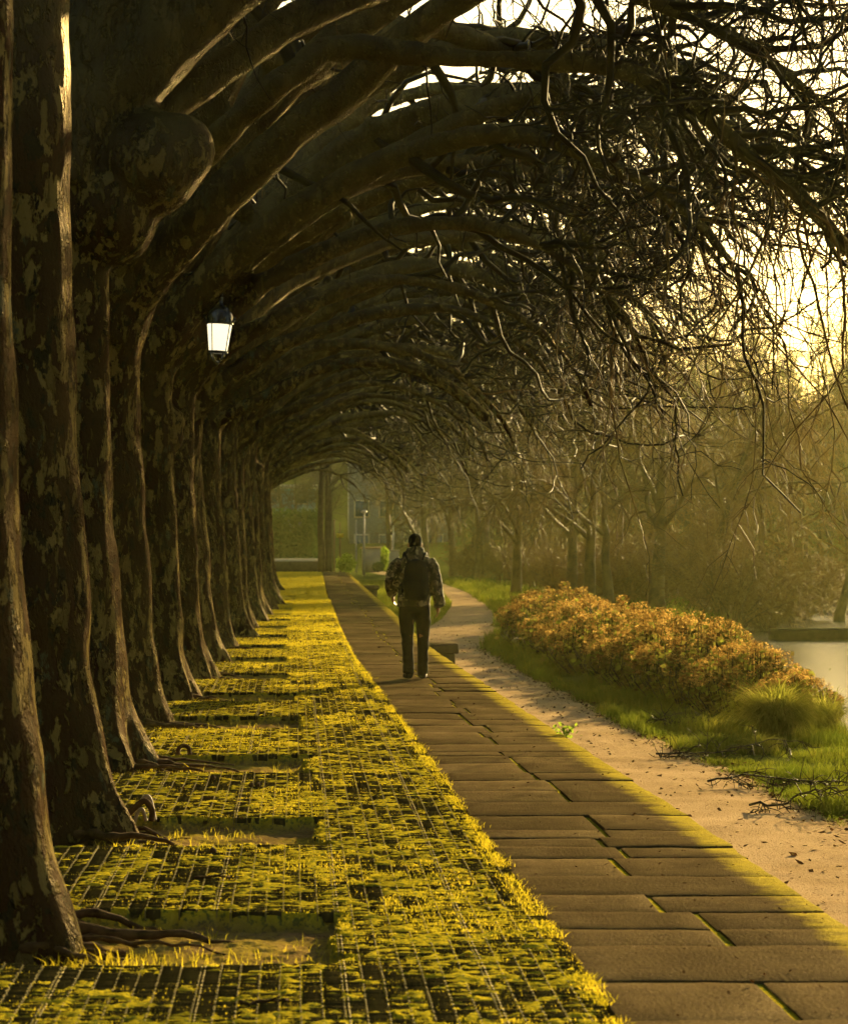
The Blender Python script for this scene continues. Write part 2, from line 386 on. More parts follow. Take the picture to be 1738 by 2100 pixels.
b = MB(); b.add(*grid_mesh(X, Y, Z))
soil = np.clip(pit * (.55 + .9 * (fbm2(X * 5, Y * 4, 71) - .35)), 0, 1)
soil = np.maximum(soil, drop * .8)
tag(b.obj('paving', M_moss, attr={'soil': soil.ravel(), 'bare': ((1 - cov) * (pit < .5)).ravel()}), kind='structure')

# ribs of the paving grid
def boxes(mb, x0, x1, y0, y1, z0, z1):
    n = len(x0); V = np.zeros((n, 8, 3))
    for i, (a, c, d) in enumerate([(0,0,0),(1,0,0),(1,1,0),(0,1,0),(0,0,1),(1,0,1),(1,1,1),(0,1,1)]):
        V[:, i, 0] = x1 if a else x0; V[:, i, 1] = y1 if c else y0; V[:, i, 2] = z1 if d else z0
    q = np.array([(4,5,6,7),(0,1,5,4),(1,2,6,5),(2,3,7,6),(3,0,4,7)])
    mb.add(V, (q[None] + (np.arange(n) * 8)[:, None, None]).reshape(-1, 4))
b = MB()
cx = np.arange(-3.1, 1.3, .078); cy = np.arange(8.6, 62, .055)
GX, GY = np.meshgrid(cx, cy); gxr, gyr = GX.ravel(), GY.ravel()
base = .02 * (fbm2(gxr * .8, gyr * .5, 47) - .5)
ok = (gxr < PL(gyr) - .04) & (pit_mask(gxr, gyr) < .5)
jz = R.uniform(-.004, .004, len(gxr)); k = ok
jx = .008 * (noise2(gyr * .9, gxr * 3, 81) - .5); dbl = (np.round((gxr + 3.1) / .078) % 7 == 0)
boxes(b, (gxr + jx - .003)[k], (gxr + jx + .003)[k], (gyr - .008)[k], (gyr + .014)[k], (base - .045)[k], (base + jz + .004)[k])
k2 = ok & dbl; boxes(b, (gxr + jx + .012)[k2], (gxr + jx + .019)[k2], (gyr - .02)[k2], (gyr + .022)[k2], (base - .045)[k2], (base + jz + .004)[k2])
nlong = sum(len(x) for x in b.Q); boxes(b, (gxr + .006)[k], (gxr + .074)[k], (gyr + jz - .003)[k], (gyr + jz + .004)[k], (base - .045)[k], (base + jz * .8 + .003)[k])
me = b.mesh('paving_grid', M_grid_lit, False); me.materials.append(M_grid_shade); mi = np.zeros(len(me.polygons), np.int32); mi[nlong:] = 1; me.polygons.foreach_set('material_index', mi); tag(link('paving_grid', me), kind='structure')

# stone slabs
b = MB(); E = []; TONE = []
y = 8.4; bed = MB()
while y < 132:
    L = R.uniform(.42, .95) * (1 if y < 60 else 1.2); l, r = float(PL(y)), float(PR(y))
    l2, r2 = float(PL(y + L)), float(PR(y + L))
    cuts = [0, .5 + R.normal(0, .045), 1] if R.random() < .88 else [0, 1]
    sk = R.normal(0, .02)
    for c0, c1 in zip(cuts[:-1], cuts[1:]):
        g = R.uniform(.002, .007); nx, ny = (11 if c1 - c0 < .8 else 20), 9
        s_ = np.linspace(0, 1, nx); t_ = np.linspace(0, 1, ny); s_[1], s_[-2], t_[1], t_[-2] = .016, .984, .016, .984
        TT, SS = np.meshgrid(t_, s_, indexing='ij'); f = c0 + (c1 - c0) * SS
        XX = (l + (r - l) * f) * (1 - TT) + (l2 + (r2 - l2) * f) * TT + g * (1 - 2 * SS) + .011 * ((1 - SS) * (c0 > 0) - SS * (c1 < 1))
        if c1 == 1: XX += SS * .03 * (fbm2(y * 3 + TT * 2, TT * 0, 91) - .5)
        YY = y + g + (L - 2 * g) * TT + sk * (f - .5)
        ex = np.minimum(SS, 1 - SS) * (r - l) * (c1 - c0); ey = np.minimum(TT, 1 - TT) * L
        rd = np.exp(-np.minimum(ex, ey) / .008) * .004
        ZZ = R.normal(0, .003) + R.normal(0, .004) * (SS - .5) + R.normal(0, .004) * (TT - .5) - rd + .008 * (fbm2(XX * 3, YY * 3, 93) - .5) + .006 * (fbm2(XX * 14, YY * 9, 95) - .5)
        YY = YY + .022 * (fbm2(XX * 5, (y + L * TT) * 3 + 7, 98, 3) - .5); V, q = grid_mesh(XX, YY, ZZ); TONE.append(np.full(len(V) + 2 * (2 * (nx + ny) - 4), R.uniform(.62, 1.12)))
        e = [1 - sstep(0, .42, (r - l) * (1 - f)) * .80] ; E.append(np.asarray(e[0]).ravel())
        ring = [i for i in range(nx)] + [j * nx + nx - 1 for j in range(1, ny)] + [(ny - 1) * nx + i for i in range(nx - 2, -1, -1)] + [j * nx for j in range(ny - 2, 0, -1)]
        lowz = V[ring].copy(); lowz[:, 2] = -.16; o = len(V); m = len(ring)
        side = [(o + i, o + m + i, o + m + (i + 1) % m, o + (i + 1) % m) for i in range(m)]
        b.add(np.concatenate([V, V[ring], lowz]), np.concatenate([q, np.array(side)])); E.append(np.full(2 * m, .3))
    y += L
ys = np.arange(8, 132, .2); t = np.linspace(0, 1, 9); Y, T_ = np.meshgrid(ys, t, indexing='ij')
o_ = b.obj('stone_path', M_stone, smooth=True, attr={'edge': np.concatenate(E), 'tone': np.concatenate(TONE)}); tag(o_, kind='structure')
X = PL(Y) + .02 + (PR(Y) - PL(Y) - .06) * T_; Z = -.028 + .026 * np.exp(-((T_ - .5) / .2) ** 2) + .012 * (fbm2(Y * 1.1, T_, 96) - .55)
Z = np.minimum(Z, -.013); bed.add(*grid_mesh(X, Y, Z))
for j in range(len(ys) - 1):
    pass
xr = PR(ys) - .04; Vw = np.concatenate([np.stack([xr, ys, ys * 0 - .05], -1), np.stack([xr + .02, ys, ys * 0 - .56], -1)])
n = len(ys); bed.add(Vw, [(i, i + n, i + n + 1, i + 1) for i in range(n - 1)])
tag(bed.obj('path_bed', M_moss, attr={'soil': np.concatenate([(np.abs(T_ - .5) > .25).astype(float).ravel(), np.ones(2 * n)])}), kind='structure')

# ------------------------------------------------------------------ grass blades
def blades(mb, P, h, w, lean=.5, bend=.35):
    n = len(P); a = R.uniform(0, 2 * PI, n); b_ = R.uniform(0, 2 * PI, n)
    side = np.stack([np.cos(a), np.sin(a), 0 * a], -1) * (w / 2)[:, None]
    ld = np.stack([np.cos(b_), np.sin(b_), 0 * a], -1) * (h * R.uniform(.1, 1, n) * lean)[:, None]
    up = np.stack([0 * a, 0 * a, h], -1)
    m = P + ld * bend + up * .6; t = P + ld + up * (1 - .2 * R.random(n))[:, None]
    V = np.stack([P - side, P + side, m - side * .75, m + side * .75, t], 1)
    k = np.arange(n) * 5
    mb.add(V, np.stack([k, k + 1, k + 3, k + 2], -1), np.stack([k + 2, k + 3, k + 4], -1))
b = MB()
n = 470000; u = R.random(n); Y = 9.3 * (75 / 9.3) ** (u ** .9); X = R.uniform(-3, 1.25, n) 
ok = (X < PL(Y) + .02) & (X > -.105 * Y - .4); X, Y = X[ok], Y[ok]
cv = moss_level(X, Y); pm = pit_mask(X, Y)
keep = R.random(len(X)) < np.where(pm > .5, .14 * (fbm2(X * 2.2, Y * 2, 77) > .53), cv ** 1.5); X, Y, cv, pm = X[keep], Y[keep], cv[keep], pm[keep]
sc = np.maximum(1, Y / 22) ** .75
patch = fbm2(X * 1.7, Y * 1.1, 79)
h = R.uniform(.005, .011, len(X)) * sc * (1 + .8 * (patch > .60)); h = np.where(pm > .5, R.uniform(.02, .075, len(X)), h)
z = np.where(pm > .5, -.09, -.004 + .02 * (fbm2(X * .8, Y * .5, 47) - .5))
blades(b, np.stack([X, Y, z], -1), h, R.uniform(.0022, .0042, len(X)) * sc, .8)
# taller tufts against the trunks and at the slab edge
for i, yy in enumerate(ROW[:14]):
    m = 260; a = R.uniform(-.6, .5, m); X = TX(yy) + .5 + np.abs(R.normal(0, .35, m)); Y = yy - .5 + R.normal(0, .2, m)
    blades(b, np.stack([X, Y, np.full(m, -.08)], -1), R.uniform(.03, .11, m), R.uniform(.004, .007, m), .9)
m = 16000; Y = 9.5 * (60 / 9.5) ** R.random(m); X = PL(Y) + R.normal(-.03, .03, m); ok = fbm2(Y * 2.3, Y * 0 + 2, 83) > .42; X, Y = X[ok], Y[ok]
blades(b, np.stack([X, Y, np.full(len(X), -.02)], -1), R.uniform(.015, .05, len(X)), R.uniform(.003, .006, len(X)), 1.4)
tag(b.obj('moss_grass', M_grassm, smooth=False), 'short yellow green grass and moss growing through the paving grid', 'grass', kind='stuff')
b = MB()
n = 190000; Y = 17 * (135 / 17) ** R.random(n); X = GR(Y) + (BANK(Y) + .2 - GR(Y)) * R.random(n) ** 1.2 - .10 + R.normal(0, .05, n)
pt = fbm2(X * 1.1, Y * .9, 88, 3); ok = (R.random(n) < sstep(.30, .5, pt)) & ((X < GR(Y) + 2.2) | (Y < 45) | (R.random(n) < .12)); X, Y, pt = X[ok], Y[ok], pt[ok]
sc = np.maximum(1, Y / 26) ** .8; h = R.uniform(.04, .13, len(X)) * (.5 + 1.2 * sstep(.4, .7, pt)) * np.minimum(sc, 2)
blades(b, np.stack([X, Y, ground_z(X, Y) - .01], -1), h, R.uniform(.004, .008, len(X)) * sc, .8)
n = 50000; Y = R.uniform(62, 135, n); X = PR(Y) + .3 + (GL(Y) - PR(Y) - .3) * R.random(n); ok = GL(Y) > PR(Y) + .5; X, Y = X[ok], Y[ok]
blades(b, np.stack([X, Y, np.full(len(X), ZR - .03)], -1), R.uniform(.06, .22, len(X)), R.uniform(.012, .025, len(X)), .8)
tag(b.obj('verge_grass', M_grass, smooth=False), 'bright green grass on the verge between gravel path and river', 'grass', kind='stuff')

# dead leaves and crumbs on gravel, slabs and paving
b = MB()
def litter(X, Y, z, s):
    n = len(X); a = R.uniform(0, 2 * PI, n); l = s * R.uniform(.5, 1.4, n); w = l * R.uniform(.35, .8, n)
    d = np.stack([np.cos(a), np.sin(a), R.uniform(-.3, .6, n)], -1) * l[:, None]; e = np.stack([-np.sin(a), np.cos(a), R.uniform(-.3, .5, n)], -1) * w[:, None]
    P = np.stack([X, Y, z + .006], -1); V = np.stack([P - d - e * .3, P + e * .2 + d * 0 - e, P + d, P + e], 1); k = np.arange(n) * 4
    b.add(V, np.stack([k, k + 1, k + 2, k + 3], -1))
n = 1500; Y = 17 * (75 / 17) ** R.random(n); X = GL(Y) + (GR(Y) - GL(Y)) * R.random(n) ** .8; litter(X, Y, np.full(n, ZR), R.uniform(.008, .035, n))
n = 2500; Y = 17 * (60 / 17) ** R.random(n); X = GR(Y) + R.normal(-.05, .15, n); litter(X, Y, np.full(n, ZR), R.uniform(.01, .035, n))
n = 500; Y = 9.5 * (50 / 9.5) ** R.random(n); X = PL(Y) + .05 + (PR(Y) - PL(Y) - .1) * R.random(n) ** .6; litter(X, Y, np.full(n, .006), R.uniform(.005, .016, n))
n = 300; Y = 9.5 * (45 / 9.5) ** R.random(n); X = R.uniform(-1.2, 1, n); litter(X, Y, np.full(n, .004), R.uniform(.006, .02, n))
tag(b.obj('leaf_litter', M_litter, smooth=False), 'small dead brown leaves and crumbs scattered over the paths', 'leaves', kind='stuff')

# ------------------------------------------------------------------ trees
def norm(a): return a / (np.linalg.norm(a, axis=-1, keepdims=True) + 1e-9)
def grow(P0, D0, L, n, droop, wob, rng):
    P = [P0]; D = norm(D0); st = (L / n)[:, None]
    for i in range(n):
        D = norm(D + rng.normal(0, wob, D.shape) + np.array([0, 0, -1.0]) * (droop / n))
        P.append(P[-1] + D * st)
    return np.stack(P, 1)
def sprout(P, rad, per, rng, t0=.2, t1=1.0, spread=(35, 75), bias=(0, 0, 0)):
    """start points, directions and radii of children along each polyline"""
    M, n = P.shape[:2]; idx = np.repeat(np.arange(M), per)
    t = rng.uniform(t0, t1, len(idx)) * (n - 1); i = np.minimum(t.astype(int), n - 2); f = (t - i)[:, None]
    p = P[idx, i] * (1 - f) + P[idx, i + 1] * f; T = norm(P[idx, i + 1] - P[idx, i])
    r = rad[idx, i] * (1 - f[:, 0]) + rad[idx, i + 1] * f[:, 0]
    q = norm(np.cross(T, rng.normal(0, 1, T.shape))); a = np.radians(rng.uniform(*spread, len(idx)))[:, None]
    return p, norm(T * np.cos(a) + q * np.sin(a) + np.array(bias)), r, t / (n - 1)
def taper(r0, r1, n, p=1.0):
    t = np.linspace(0, 1, n + 1) ** p; return r0[:, None] * (1 - t) + r1[:, None] * t
def limb_path(p0, az, e0, e1, L, n, rng, wob=.07, ep=1.0):
    P = [np.array(p0, float)]; w = np.zeros(2)
    for i in range(n):
        t = (i + .5) / n; el = math.radians(e0 + (e1 - e0) * t ** ep); w = w * .6 + rng.normal(0, wob, 2)
        a = math.radians(az) + w[0]; el += w[1]
        P.append(P[-1] + L / n * np.array([math.cos(el) * math.cos(a), math.cos(el) * math.sin(a), math.sin(el)]))
    return np.array(P)
def smooth_path(pts, m):
    p = np.array(pts, float); t = np.linspace(0, len(p) - 1, m); i = np.minimum(t.astype(int), len(p) - 2); f = (t - i)[:, None]
    a = p[np.maximum(i - 1, 0)]; b_ = p[i]; c = p[i + 1]; d = p[np.minimum(i + 2, len(p) - 1)]
    return .5 * (2 * b_ + (c - a) * f + (2 * a - 5 * b_ + 4 * c - d) * f * f + (3 * b_ - a - 3 * c + d) * f ** 3)

LOW = 0.0
def prune(P, Rr, rng):
    z = P[:, :, 2].min(1); x = P[:, -1, 0]; fl = np.interp(x, [-9, -1, 2.8, 4.5, 6, 8], [3.2, 4.5, 4.5, 2.8 + LOW, 1.3 + LOW * 1.5, .9 + LOW * 1.5])
    k = (z > fl) | ((z > fl - 1.2) & (rng.random(len(z)) < .15))
    k &= (x > 4.0) | (rng.random(len(z)) < .55)
    return P[k], Rr[k]
def plane_tree_meshes(seed, custom=(), stubs=(), lean=0.0, dens=1.0, limbs=None, up=0.0, low=0.0, whips=1.0):
    global LOW; LOW = low
    rng = np.random.default_rng(seed); tb = MB(); cb = MB()
    ph = rng.uniform(0, 6, 4); rs = rng.uniform(.95, 1.06)
    tp = smooth_path([(0, 0, -.35), (0, 0, 0), (-.03, 0, .45), (-.06, .02, 1.1), (-.10, rng.normal(0, .03), 2.0), (-.13, rng.normal(0, .04), 2.8 + up), (-.06 + lean, 0, 3.6 + up), (.12 + lean, 0, 4.2 + up)], 44)
    zz = tp[:, 2]; tr = rs * np.interp(zz, [-.35, 0, .15, .4, .9, 2, 3, 3.7 + up, 4.2 + up], [.68, .60, .55, .50, .47, .45, .44, .43, .34])
    def mod(th, P):
        z = P[0, :, 2][:, None]; f = np.exp(-np.clip(z, 0, 9) / .35)
        return (.95 + .15 * np.cos(2 * th + .2 * np.sin(z + ph[0])) + .035 * np.cos(5 * th + ph[1] - z * .8) + f * (.11 * np.cos(5 * th + ph[2]) + .07 * np.cos(8 * th + ph[3])))[None]
    tb.tube(tp, tr, 28, mod=mod)
    specs = limbs or [(3.45, rng.normal(0, 12), rng.uniform(58, 68), -70, rng.uniform(8.8, 10), .31),
             (3.2, rng.uniform(14, 34), rng.uniform(46, 56), -75, rng.uniform(7.8, 9), .21),
             (3.3, rng.uniform(-36, -14), rng.uniform(46, 58), -75, rng.uniform(7.8, 9), .21),
             (3.65, rng.normal(0, 22), rng.uniform(62, 72), -48, rng.uniform(10, 11.5), .25),
             (3.6, rng.uniform(150, 230), 70, 20, 5.5, .25), (3.7, rng.uniform(60, 120), 76, 10, 6.0, .2),
             (3.85, rng.uniform(-40, 40), rng.uniform(52, 62), -70, rng.uniform(8.5, 10), .19), (3.35, rng.uniform(-25, 25), rng.uniform(44, 54), -65, rng.uniform(8, 9.5), .17),
             (3.0, rng.uniform(-18, 18), rng.uniform(40, 48), -80, rng.uniform(6.4, 7.4), .15)]
    P1, R1 = [], []
    for (z0, az, e0, e1, L, r0) in specs:
        i = int(np.argmin(np.abs(zz - z0))); p0 = tp[i].copy(); n = 18
        p = limb_path(p0, az, e0, e1, L, n, rng, ep=1.75); t = np.linspace(0, 1, n + 1)
        r = r0 * (1 - .88 * t) + .012 * rng.random(n + 1); r[0] = r0 * 1.35; r[1] = r0 * 1.12
        tb.tube(p, r, 12); P1.append(p); R1.append(r)
        for q in range(3):                               # knobs and old pruning scars
            j = rng.integers(3, n - 4); tb.ball(p[j] + rng.normal(0, r[j] * .7, 3), r[j] * rng.uniform(.55, .8), 8)
    for pts, r0, r1, leafy in custom:
        p = smooth_path(pts, 19); t = np.linspace(0, 1, 19); r = r0 * (1 - t) + r1 * t + .008 * rng.random(19)
        tb.tube(p, r, 12)
        if leafy: P1.append(p); R1.append(r)
    for c, r in stubs: tb.ball(np.array(c), r, 14)
    P1 = np.array(P1); R1 = np.array(R1)
    # branches
    n2 = int(16 * dens)
    p, d, r, t = sprout(P1, R1, n2, rng, .50, 1.0, (25, 65), (.15, 0, .0)); a_ = sprout(P1, R1, 2, rng, .15, .5, (35, 75), (.1, 0, .1))
    e_ = sprout(P1, R1, int(9 * dens), rng, .70, 1.0, (20, 60), (.5, 0, .05))
    p, d, r, t = [np.concatenate([x, y, w_]) for x, y, w_ in zip((p, d, r, t), a_, e_)]
    L = rng.uniform(.9, 2.9, len(p)) * (1.15 - .3 * t); P2 = grow(p, d, L, 9, .12, .33, rng)
    R2 = taper(np.clip(r * .55, .016, .065), np.full(len(r), .009), 9); P2, R2 = prune(P2, R2, rng); cb.tubes(P2, R2, 5)
    p, d, r, t = sprout(P2, R2, int(8 * dens), rng, .12, 1.0, (30, 75), (.05, 0, 0))
    L = rng.uniform(.35, 1.3, len(p)); P3 = grow(p, d, L, 6, .15, .36, rng); R3 = taper(np.clip(r * .55, .006, .02), np.full(len(r), .004), 6)
    P3, R3 = prune(P3, R3, rng); cb.tubes(P3, R3, 4)
    p, d, r, t = sprout(P3, R3, int(7 * dens), rng, .1, 1.0, (30, 80), (0, 0, 0))
    L = rng.uniform(.12, .55, len(p)); P4 = grow(p, d, L, 4, .1, .36, rng); R4 = taper(np.clip(r * .6, .0032, .007), np.full(len(r), .0022), 4)
    P4, R4 = prune(P4, R4, rng); cb.tubes(P4, R4, 3)
    # hanging whips from the outer ends
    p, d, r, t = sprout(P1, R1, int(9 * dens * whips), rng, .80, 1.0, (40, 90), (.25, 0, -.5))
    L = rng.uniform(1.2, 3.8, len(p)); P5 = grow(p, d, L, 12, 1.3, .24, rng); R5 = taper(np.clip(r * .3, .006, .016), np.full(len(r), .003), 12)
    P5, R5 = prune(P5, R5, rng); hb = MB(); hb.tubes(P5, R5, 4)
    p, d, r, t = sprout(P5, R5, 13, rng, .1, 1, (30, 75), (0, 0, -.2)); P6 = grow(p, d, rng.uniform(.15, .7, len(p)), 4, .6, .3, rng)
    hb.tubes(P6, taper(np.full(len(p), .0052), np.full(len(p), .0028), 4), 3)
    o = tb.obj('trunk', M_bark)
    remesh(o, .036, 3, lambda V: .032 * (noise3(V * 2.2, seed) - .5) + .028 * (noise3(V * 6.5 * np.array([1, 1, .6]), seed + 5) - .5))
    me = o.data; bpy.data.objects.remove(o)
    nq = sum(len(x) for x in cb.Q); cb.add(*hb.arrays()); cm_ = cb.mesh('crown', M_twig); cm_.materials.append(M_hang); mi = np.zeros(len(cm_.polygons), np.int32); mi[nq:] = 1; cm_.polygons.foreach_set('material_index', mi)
    return me, cm_

def loc_pts(px, Y, ty):  # pixel outline of a limb, at distance Y, in the frame of the tree standing at ty
    return [(gx(u, y_) - float(TX(ty)), y_ - ty, EYE - (v - V0) * y_ / F) for (u, v, y_) in [(u, v, Y if not isinstance(Y, (list, tuple)) else Y[i]) for i, (u, v) in enumerate(px)]]
ty = ROW
big = [(-.05, 0, 3.5), (.30, -.5, 4.35)] + loc_pts([(520, 215), (620, 140), (700, 92), (850, 112), (1050, 122), (1250, 135), (1400, 200), (1500, 290), (1650, 410), (1740, 520)], 24.6, ty[3])
drp = [(-.0, 0, 3.1), (.35, -.2, 3.45)] + loc_pts([(560, 808), (640, 760), (750, 742), (850, 755), (930, 800), (1000, 860)], ty[7] - .3, ty[7])
VAR = [plane_tree_meshes(101, low=-.7, whips=1.3, up=2.0, limbs=[(5.4, 0, 70, -40, 9, .36), (5.3, 50, 60, -30, 8, .27), (5.6, 190, 70, 20, 5.5, .25), (5.5, -40, 60, -40, 8, .25)]), plane_tree_meshes(102, low=-.7, whips=1.3, up=1.6, limbs=[(5.0, 10, 68, -40, 9, .36), (4.9, 60, 66, -20, 7, .27), (5.2, 190, 70, 20, 5.5, .25), (5.1, -30, 58, -40, 8, .26), (4.8, -12, 44, -45, 9, .2), (4.6, 22, 38, -60, 8, .17)]),
       plane_tree_meshes(103, low=-.7, whips=1.3, stubs=[((.35, -.1, 4.05), .40), ((.68, -.15, 4.42), .40), ((.86, -.15, 4.5), .30)], up=.9, limbs=[(4.3, 10, 80, 0, 8, .42), (4.2, 60, 66, 0, 7, .30), (4.4, 190, 70, 20, 5.5, .28), (4.3, 25, 60, -50, 8.5, .27), (4.4, -15, 52, -55, 10, .22), (4.55, 0, 46, 5, 7.5, .33), (4.2, 30, 42, -60, 9, .18)]),
       plane_tree_meshes(104, dens=.8, low=-.7, whips=1.3, custom=[(big, .13, .045, True)], limbs=[(3.45, 8, 66, -45, 10.5, .36), (3.3, 40, 56, -60, 9, .24), (3.4, -22, 50, -60, 10, .22), (3.5, 0, 60, -55, 10.5, .22), (3.9, 0, 82, 58, 6, .36), (3.6, 190, 70, 20, 5.5, .25), (3.7, 90, 74, 10, 6, .22)]),
       plane_tree_meshes(105, dens=.7, low=-.5, whips=1.5, stubs=[((.33, .1, 2.9), .16), ((.30, .1, 2.7), .17)]),
       plane_tree_meshes(106, dens=.5, low=1.2), plane_tree_meshes(107, dens=.5, low=1.2),
       plane_tree_meshes(108, dens=.5, low=1.2, custom=[(drp, .115, .085, False)]), plane_tree_meshes(109, dens=.5, low=1.2)]
use = [0, 1, 2, 3, 4, 5, 6, 7, 8, 5, 6, 4, 5, 8, 6, 7, 5, 8, 6, 5, 8, 6, 5, 8, 6, 5]
ordn = 'nearest second third fourth fifth sixth seventh eighth ninth tenth eleventh twelfth thirteenth fourteenth fifteenth sixteenth seventeenth eighteenth nineteenth twentieth twenty-first twenty-second twenty-third twenty-fourth twenty-fifth farthest'.split()
special = {0: 'nearest plane tree, dark mottled trunk filling the left edge of the avenue',
           1: 'second nearest plane tree, dark trunk with loops of pale root at its foot',
           2: 'plane tree with a big rounded stump of a cut limb, third from the camera',
           3: 'plane tree sending one long dark bough level across the top, fourth from the camera',
           4: 'plane tree carrying the lit lantern, fifth from the camera',
           7: 'plane tree with a low drooping sawn-off bough, eighth from the camera',
           25: 'farthest small plane tree at the far end of the leaning row'}
TREES = []
for i, yy in enumerate(ROW):
    lab = special.get(i, f'{ordn[i]} plane tree from the camera in the row leaning over the path')
    t = thing('plane_tree', lab, 'tree', (float(TX(yy)), yy, 0), 0, 'plane trees leaning over the path')
    tm, cm = VAR[use[i]]
    link('trunk', tm, t); link('crown', cm, t); TREES.append(t)
    if i > 7:
        s = R.uniform(.93, 1.08); t.scale = (s, s, s); t.rotation_euler = (0, 0, R.normal(0, .16))

# roots lying in the pits
rr = np.random.default_rng(5)
for i, t in enumerate(TREES[:9]):
    b = MB()
    for q in range(18 if i < 4 else 9):
        L = rr.uniform(.3, 1.15) * .95; y0 = rr.uniform(-.55, .66); x0 = .38 - abs(y0) * .3
        m = 18; s = np.linspace(0, 1, m); hd_ = rr.uniform(-.5, .45)
        p = np.stack([x0 + L * s, y0 + hd_ * L * .5 * s + np.cumsum(rr.normal(0, .026, m)), .035 - .11 * s ** .7 + np.cumsum(rr.normal(0, .010, m))], -1)
        p[:, 0] = np.minimum(p[:, 0], float(PL(t.location.y)) - .98 - t.location.x); p[:, 2] -= .05 * s ** 3
        b.tube(p, ((.034 * (1 - .9 * s ** .8) + .003) * rr.uniform(.35, 1.1)) * (1 + .35 * rr.random(m)), 7)
    o = b.obj('root', M_root, t)
def loop_root(t, pts, r, label, mat):
    b = MB(); b.tube(smooth_path(pts, 26), np.full(26, r), 8); o = b.obj('root_loop', mat, t); o['label'] = label
M_pale = plain('pale_root', (.26, .19, .11), .7, .3, .3, 20)
def P2(u, v, Y, t): p = at(u, v, Y); return (p.x - t.location.x, p.y - t.location.y, p.z)
t = TREES[1]
loop_root(t, [P2(u, v, 17.3, t) for u, v in [(265, 1672), (285, 1650), (300, 1634), (308, 1640), (314, 1665), (317, 1682)]], .014, 'pale looped root standing up', M_pale)
loop_root(t, [P2(u, v, 17.2, t) for u, v in [(250, 1682), (275, 1658), (297, 1643), (312, 1662), (310, 1684)]], .018, 'dark looped root', M_root)
loop_root(t, [P2(u, v, 17.1, t) for u, v in [(275, 1690), (282, 1668), (292, 1660), (300, 1684)]], .011, 'thin pale root loop', M_pale)
t = TREES[2]
loop_root(t, [P2(u, v, 22.2, t) for u, v in [(366, 1548), (366, 1536), (376, 1529), (387, 1534), (389, 1548)]], .016, 'dark ring-shaped root', M_root)

# ------------------------------------------------------------------ lantern
lp = at(447, 722, 30.1)
lan = thing('lantern', 'brightly lit glass lantern with black domed cap hanging from a bracket beside the trunks', 'lantern', lp, 0)
lan.rotation_euler = (0, math.radians(3.5), math.radians(20)); lan.scale = (.9, .9, .9)
k6 = NT('lamp_glass'); k6.b.inputs['Base Color'].default_value = (.8, .75, .6, 1); k6.b.inputs['Emission Color'].default_value = (1, .86, .55, 1); k6.b.inputs['Emission Strength'].default_value = .30; k6.rough(.3)
b = MB(); b.lathe([(.02, .012), (.105, .012), (.142, .312), (.02, .314)], 24); b.obj('glass', k6.m, lan)
b = MB()
b.lathe([(.004, .33), (.155, .315), (.16, .335), (.15, .36), (.15, .40), (.135, .455), (.10, .505), (.05, .535), (.028, .55), (.03, .575), (.018, .60), (.028, .62), (.012, .645), (.002, .66)], 28)
for q in range(8):
    a = q * PI / 4; b.tube([(.158 * math.cos(a), .158 * math.sin(a), .34), (.178 * math.cos(a), .178 * math.sin(a), .375), (.19 * math.cos(a), .19 * math.sin(a), .40)], [.010, .012, .004], 6)
b.obj('cap', M_iron, lan)
b = MB()
for q in range(4):
    a = q * PI / 2 + .6; b.tube([(.108 * math.cos(a), .108 * math.sin(a), 0), (.146 * math.cos(a), .146 * math.sin(a), .318)], [.006, .006], 6)
    b.tube([(.10 * math.cos(a), .10 * math.sin(a), -.005), (.085 * math.cos(a), .085 * math.sin(a), -.06), (.03 * math.cos(a), .03 * math.sin(a), -.12)], [.008, .01, .008], 6)
b.lathe([(.112, -.012), (.118, 0), (.112, .012), (.03, .012), (.03, -.012)], 24); b.ball((0, 0, -.125), .026, 10)
b.obj('frame', M_iron, lan)
b = MB(); q = [(0, 0, .65), (.0, 0, .80), (-.06, .03, .90), (-.2, .16, .93), (-.42, .42, .84), (-.68, .85, .66)]
b.tube(smooth_path(q, 24), np.full(24, .02), 8); b.obj('bracket', M_iron, lan)

# ------------------------------------------------------------------ man with backpack
mx_, my_ = gx(851, 34.3), 34.3
man = None
def skin_part(name, mats, build, voxel, sm, parent, disp=None):
    b = MB(); build(b); o = b.obj(name, mats); remesh(o, voxel, sm, disp)
    if parent: o.parent = parent
    return o
k7 = NT('skin'); k7.col((.33, .17, .10)); k7.rough(.5, .3); M_skin = k7.m
M_hair = plain('dark_hair', (.006, .005, .004), .9, .04, .4, 60)
M_trou = plain('dark_trousers', (.016, .012, .008), .95, .05, .3, 30)
M_shoe = plain('black_boots', (.010, .008, .007), .8, .1)
M_pack = plain('black_nylon', (.010, .009, .008), .85, .1, .3, 30)
k8 = NT('camouflage_cloth'); v8 = k8.coord((1, 1, .8))
c8 = k8.mix(k8.step(k8.noise(v8, 13, 2, .5, .4), .5, .52), (.12, .10, .06), (.045, .045, .022))
c8 = k8.mix(k8.step(k8.noise(v8, 17, 2, .5, .5), .56, .58), c8, (.30, .26, .18)); c8 = k8.mix(k8.step(k8.noise(v8, 15, 2, .5, .6), .59, .61), c8, (.018, .016, .012))
k8.col(c8); k8.rough(.85, .15); k8.bump(k8.noise(v8, 60, 3), .3, .01); M_camo = k8.m
HANDS = {}
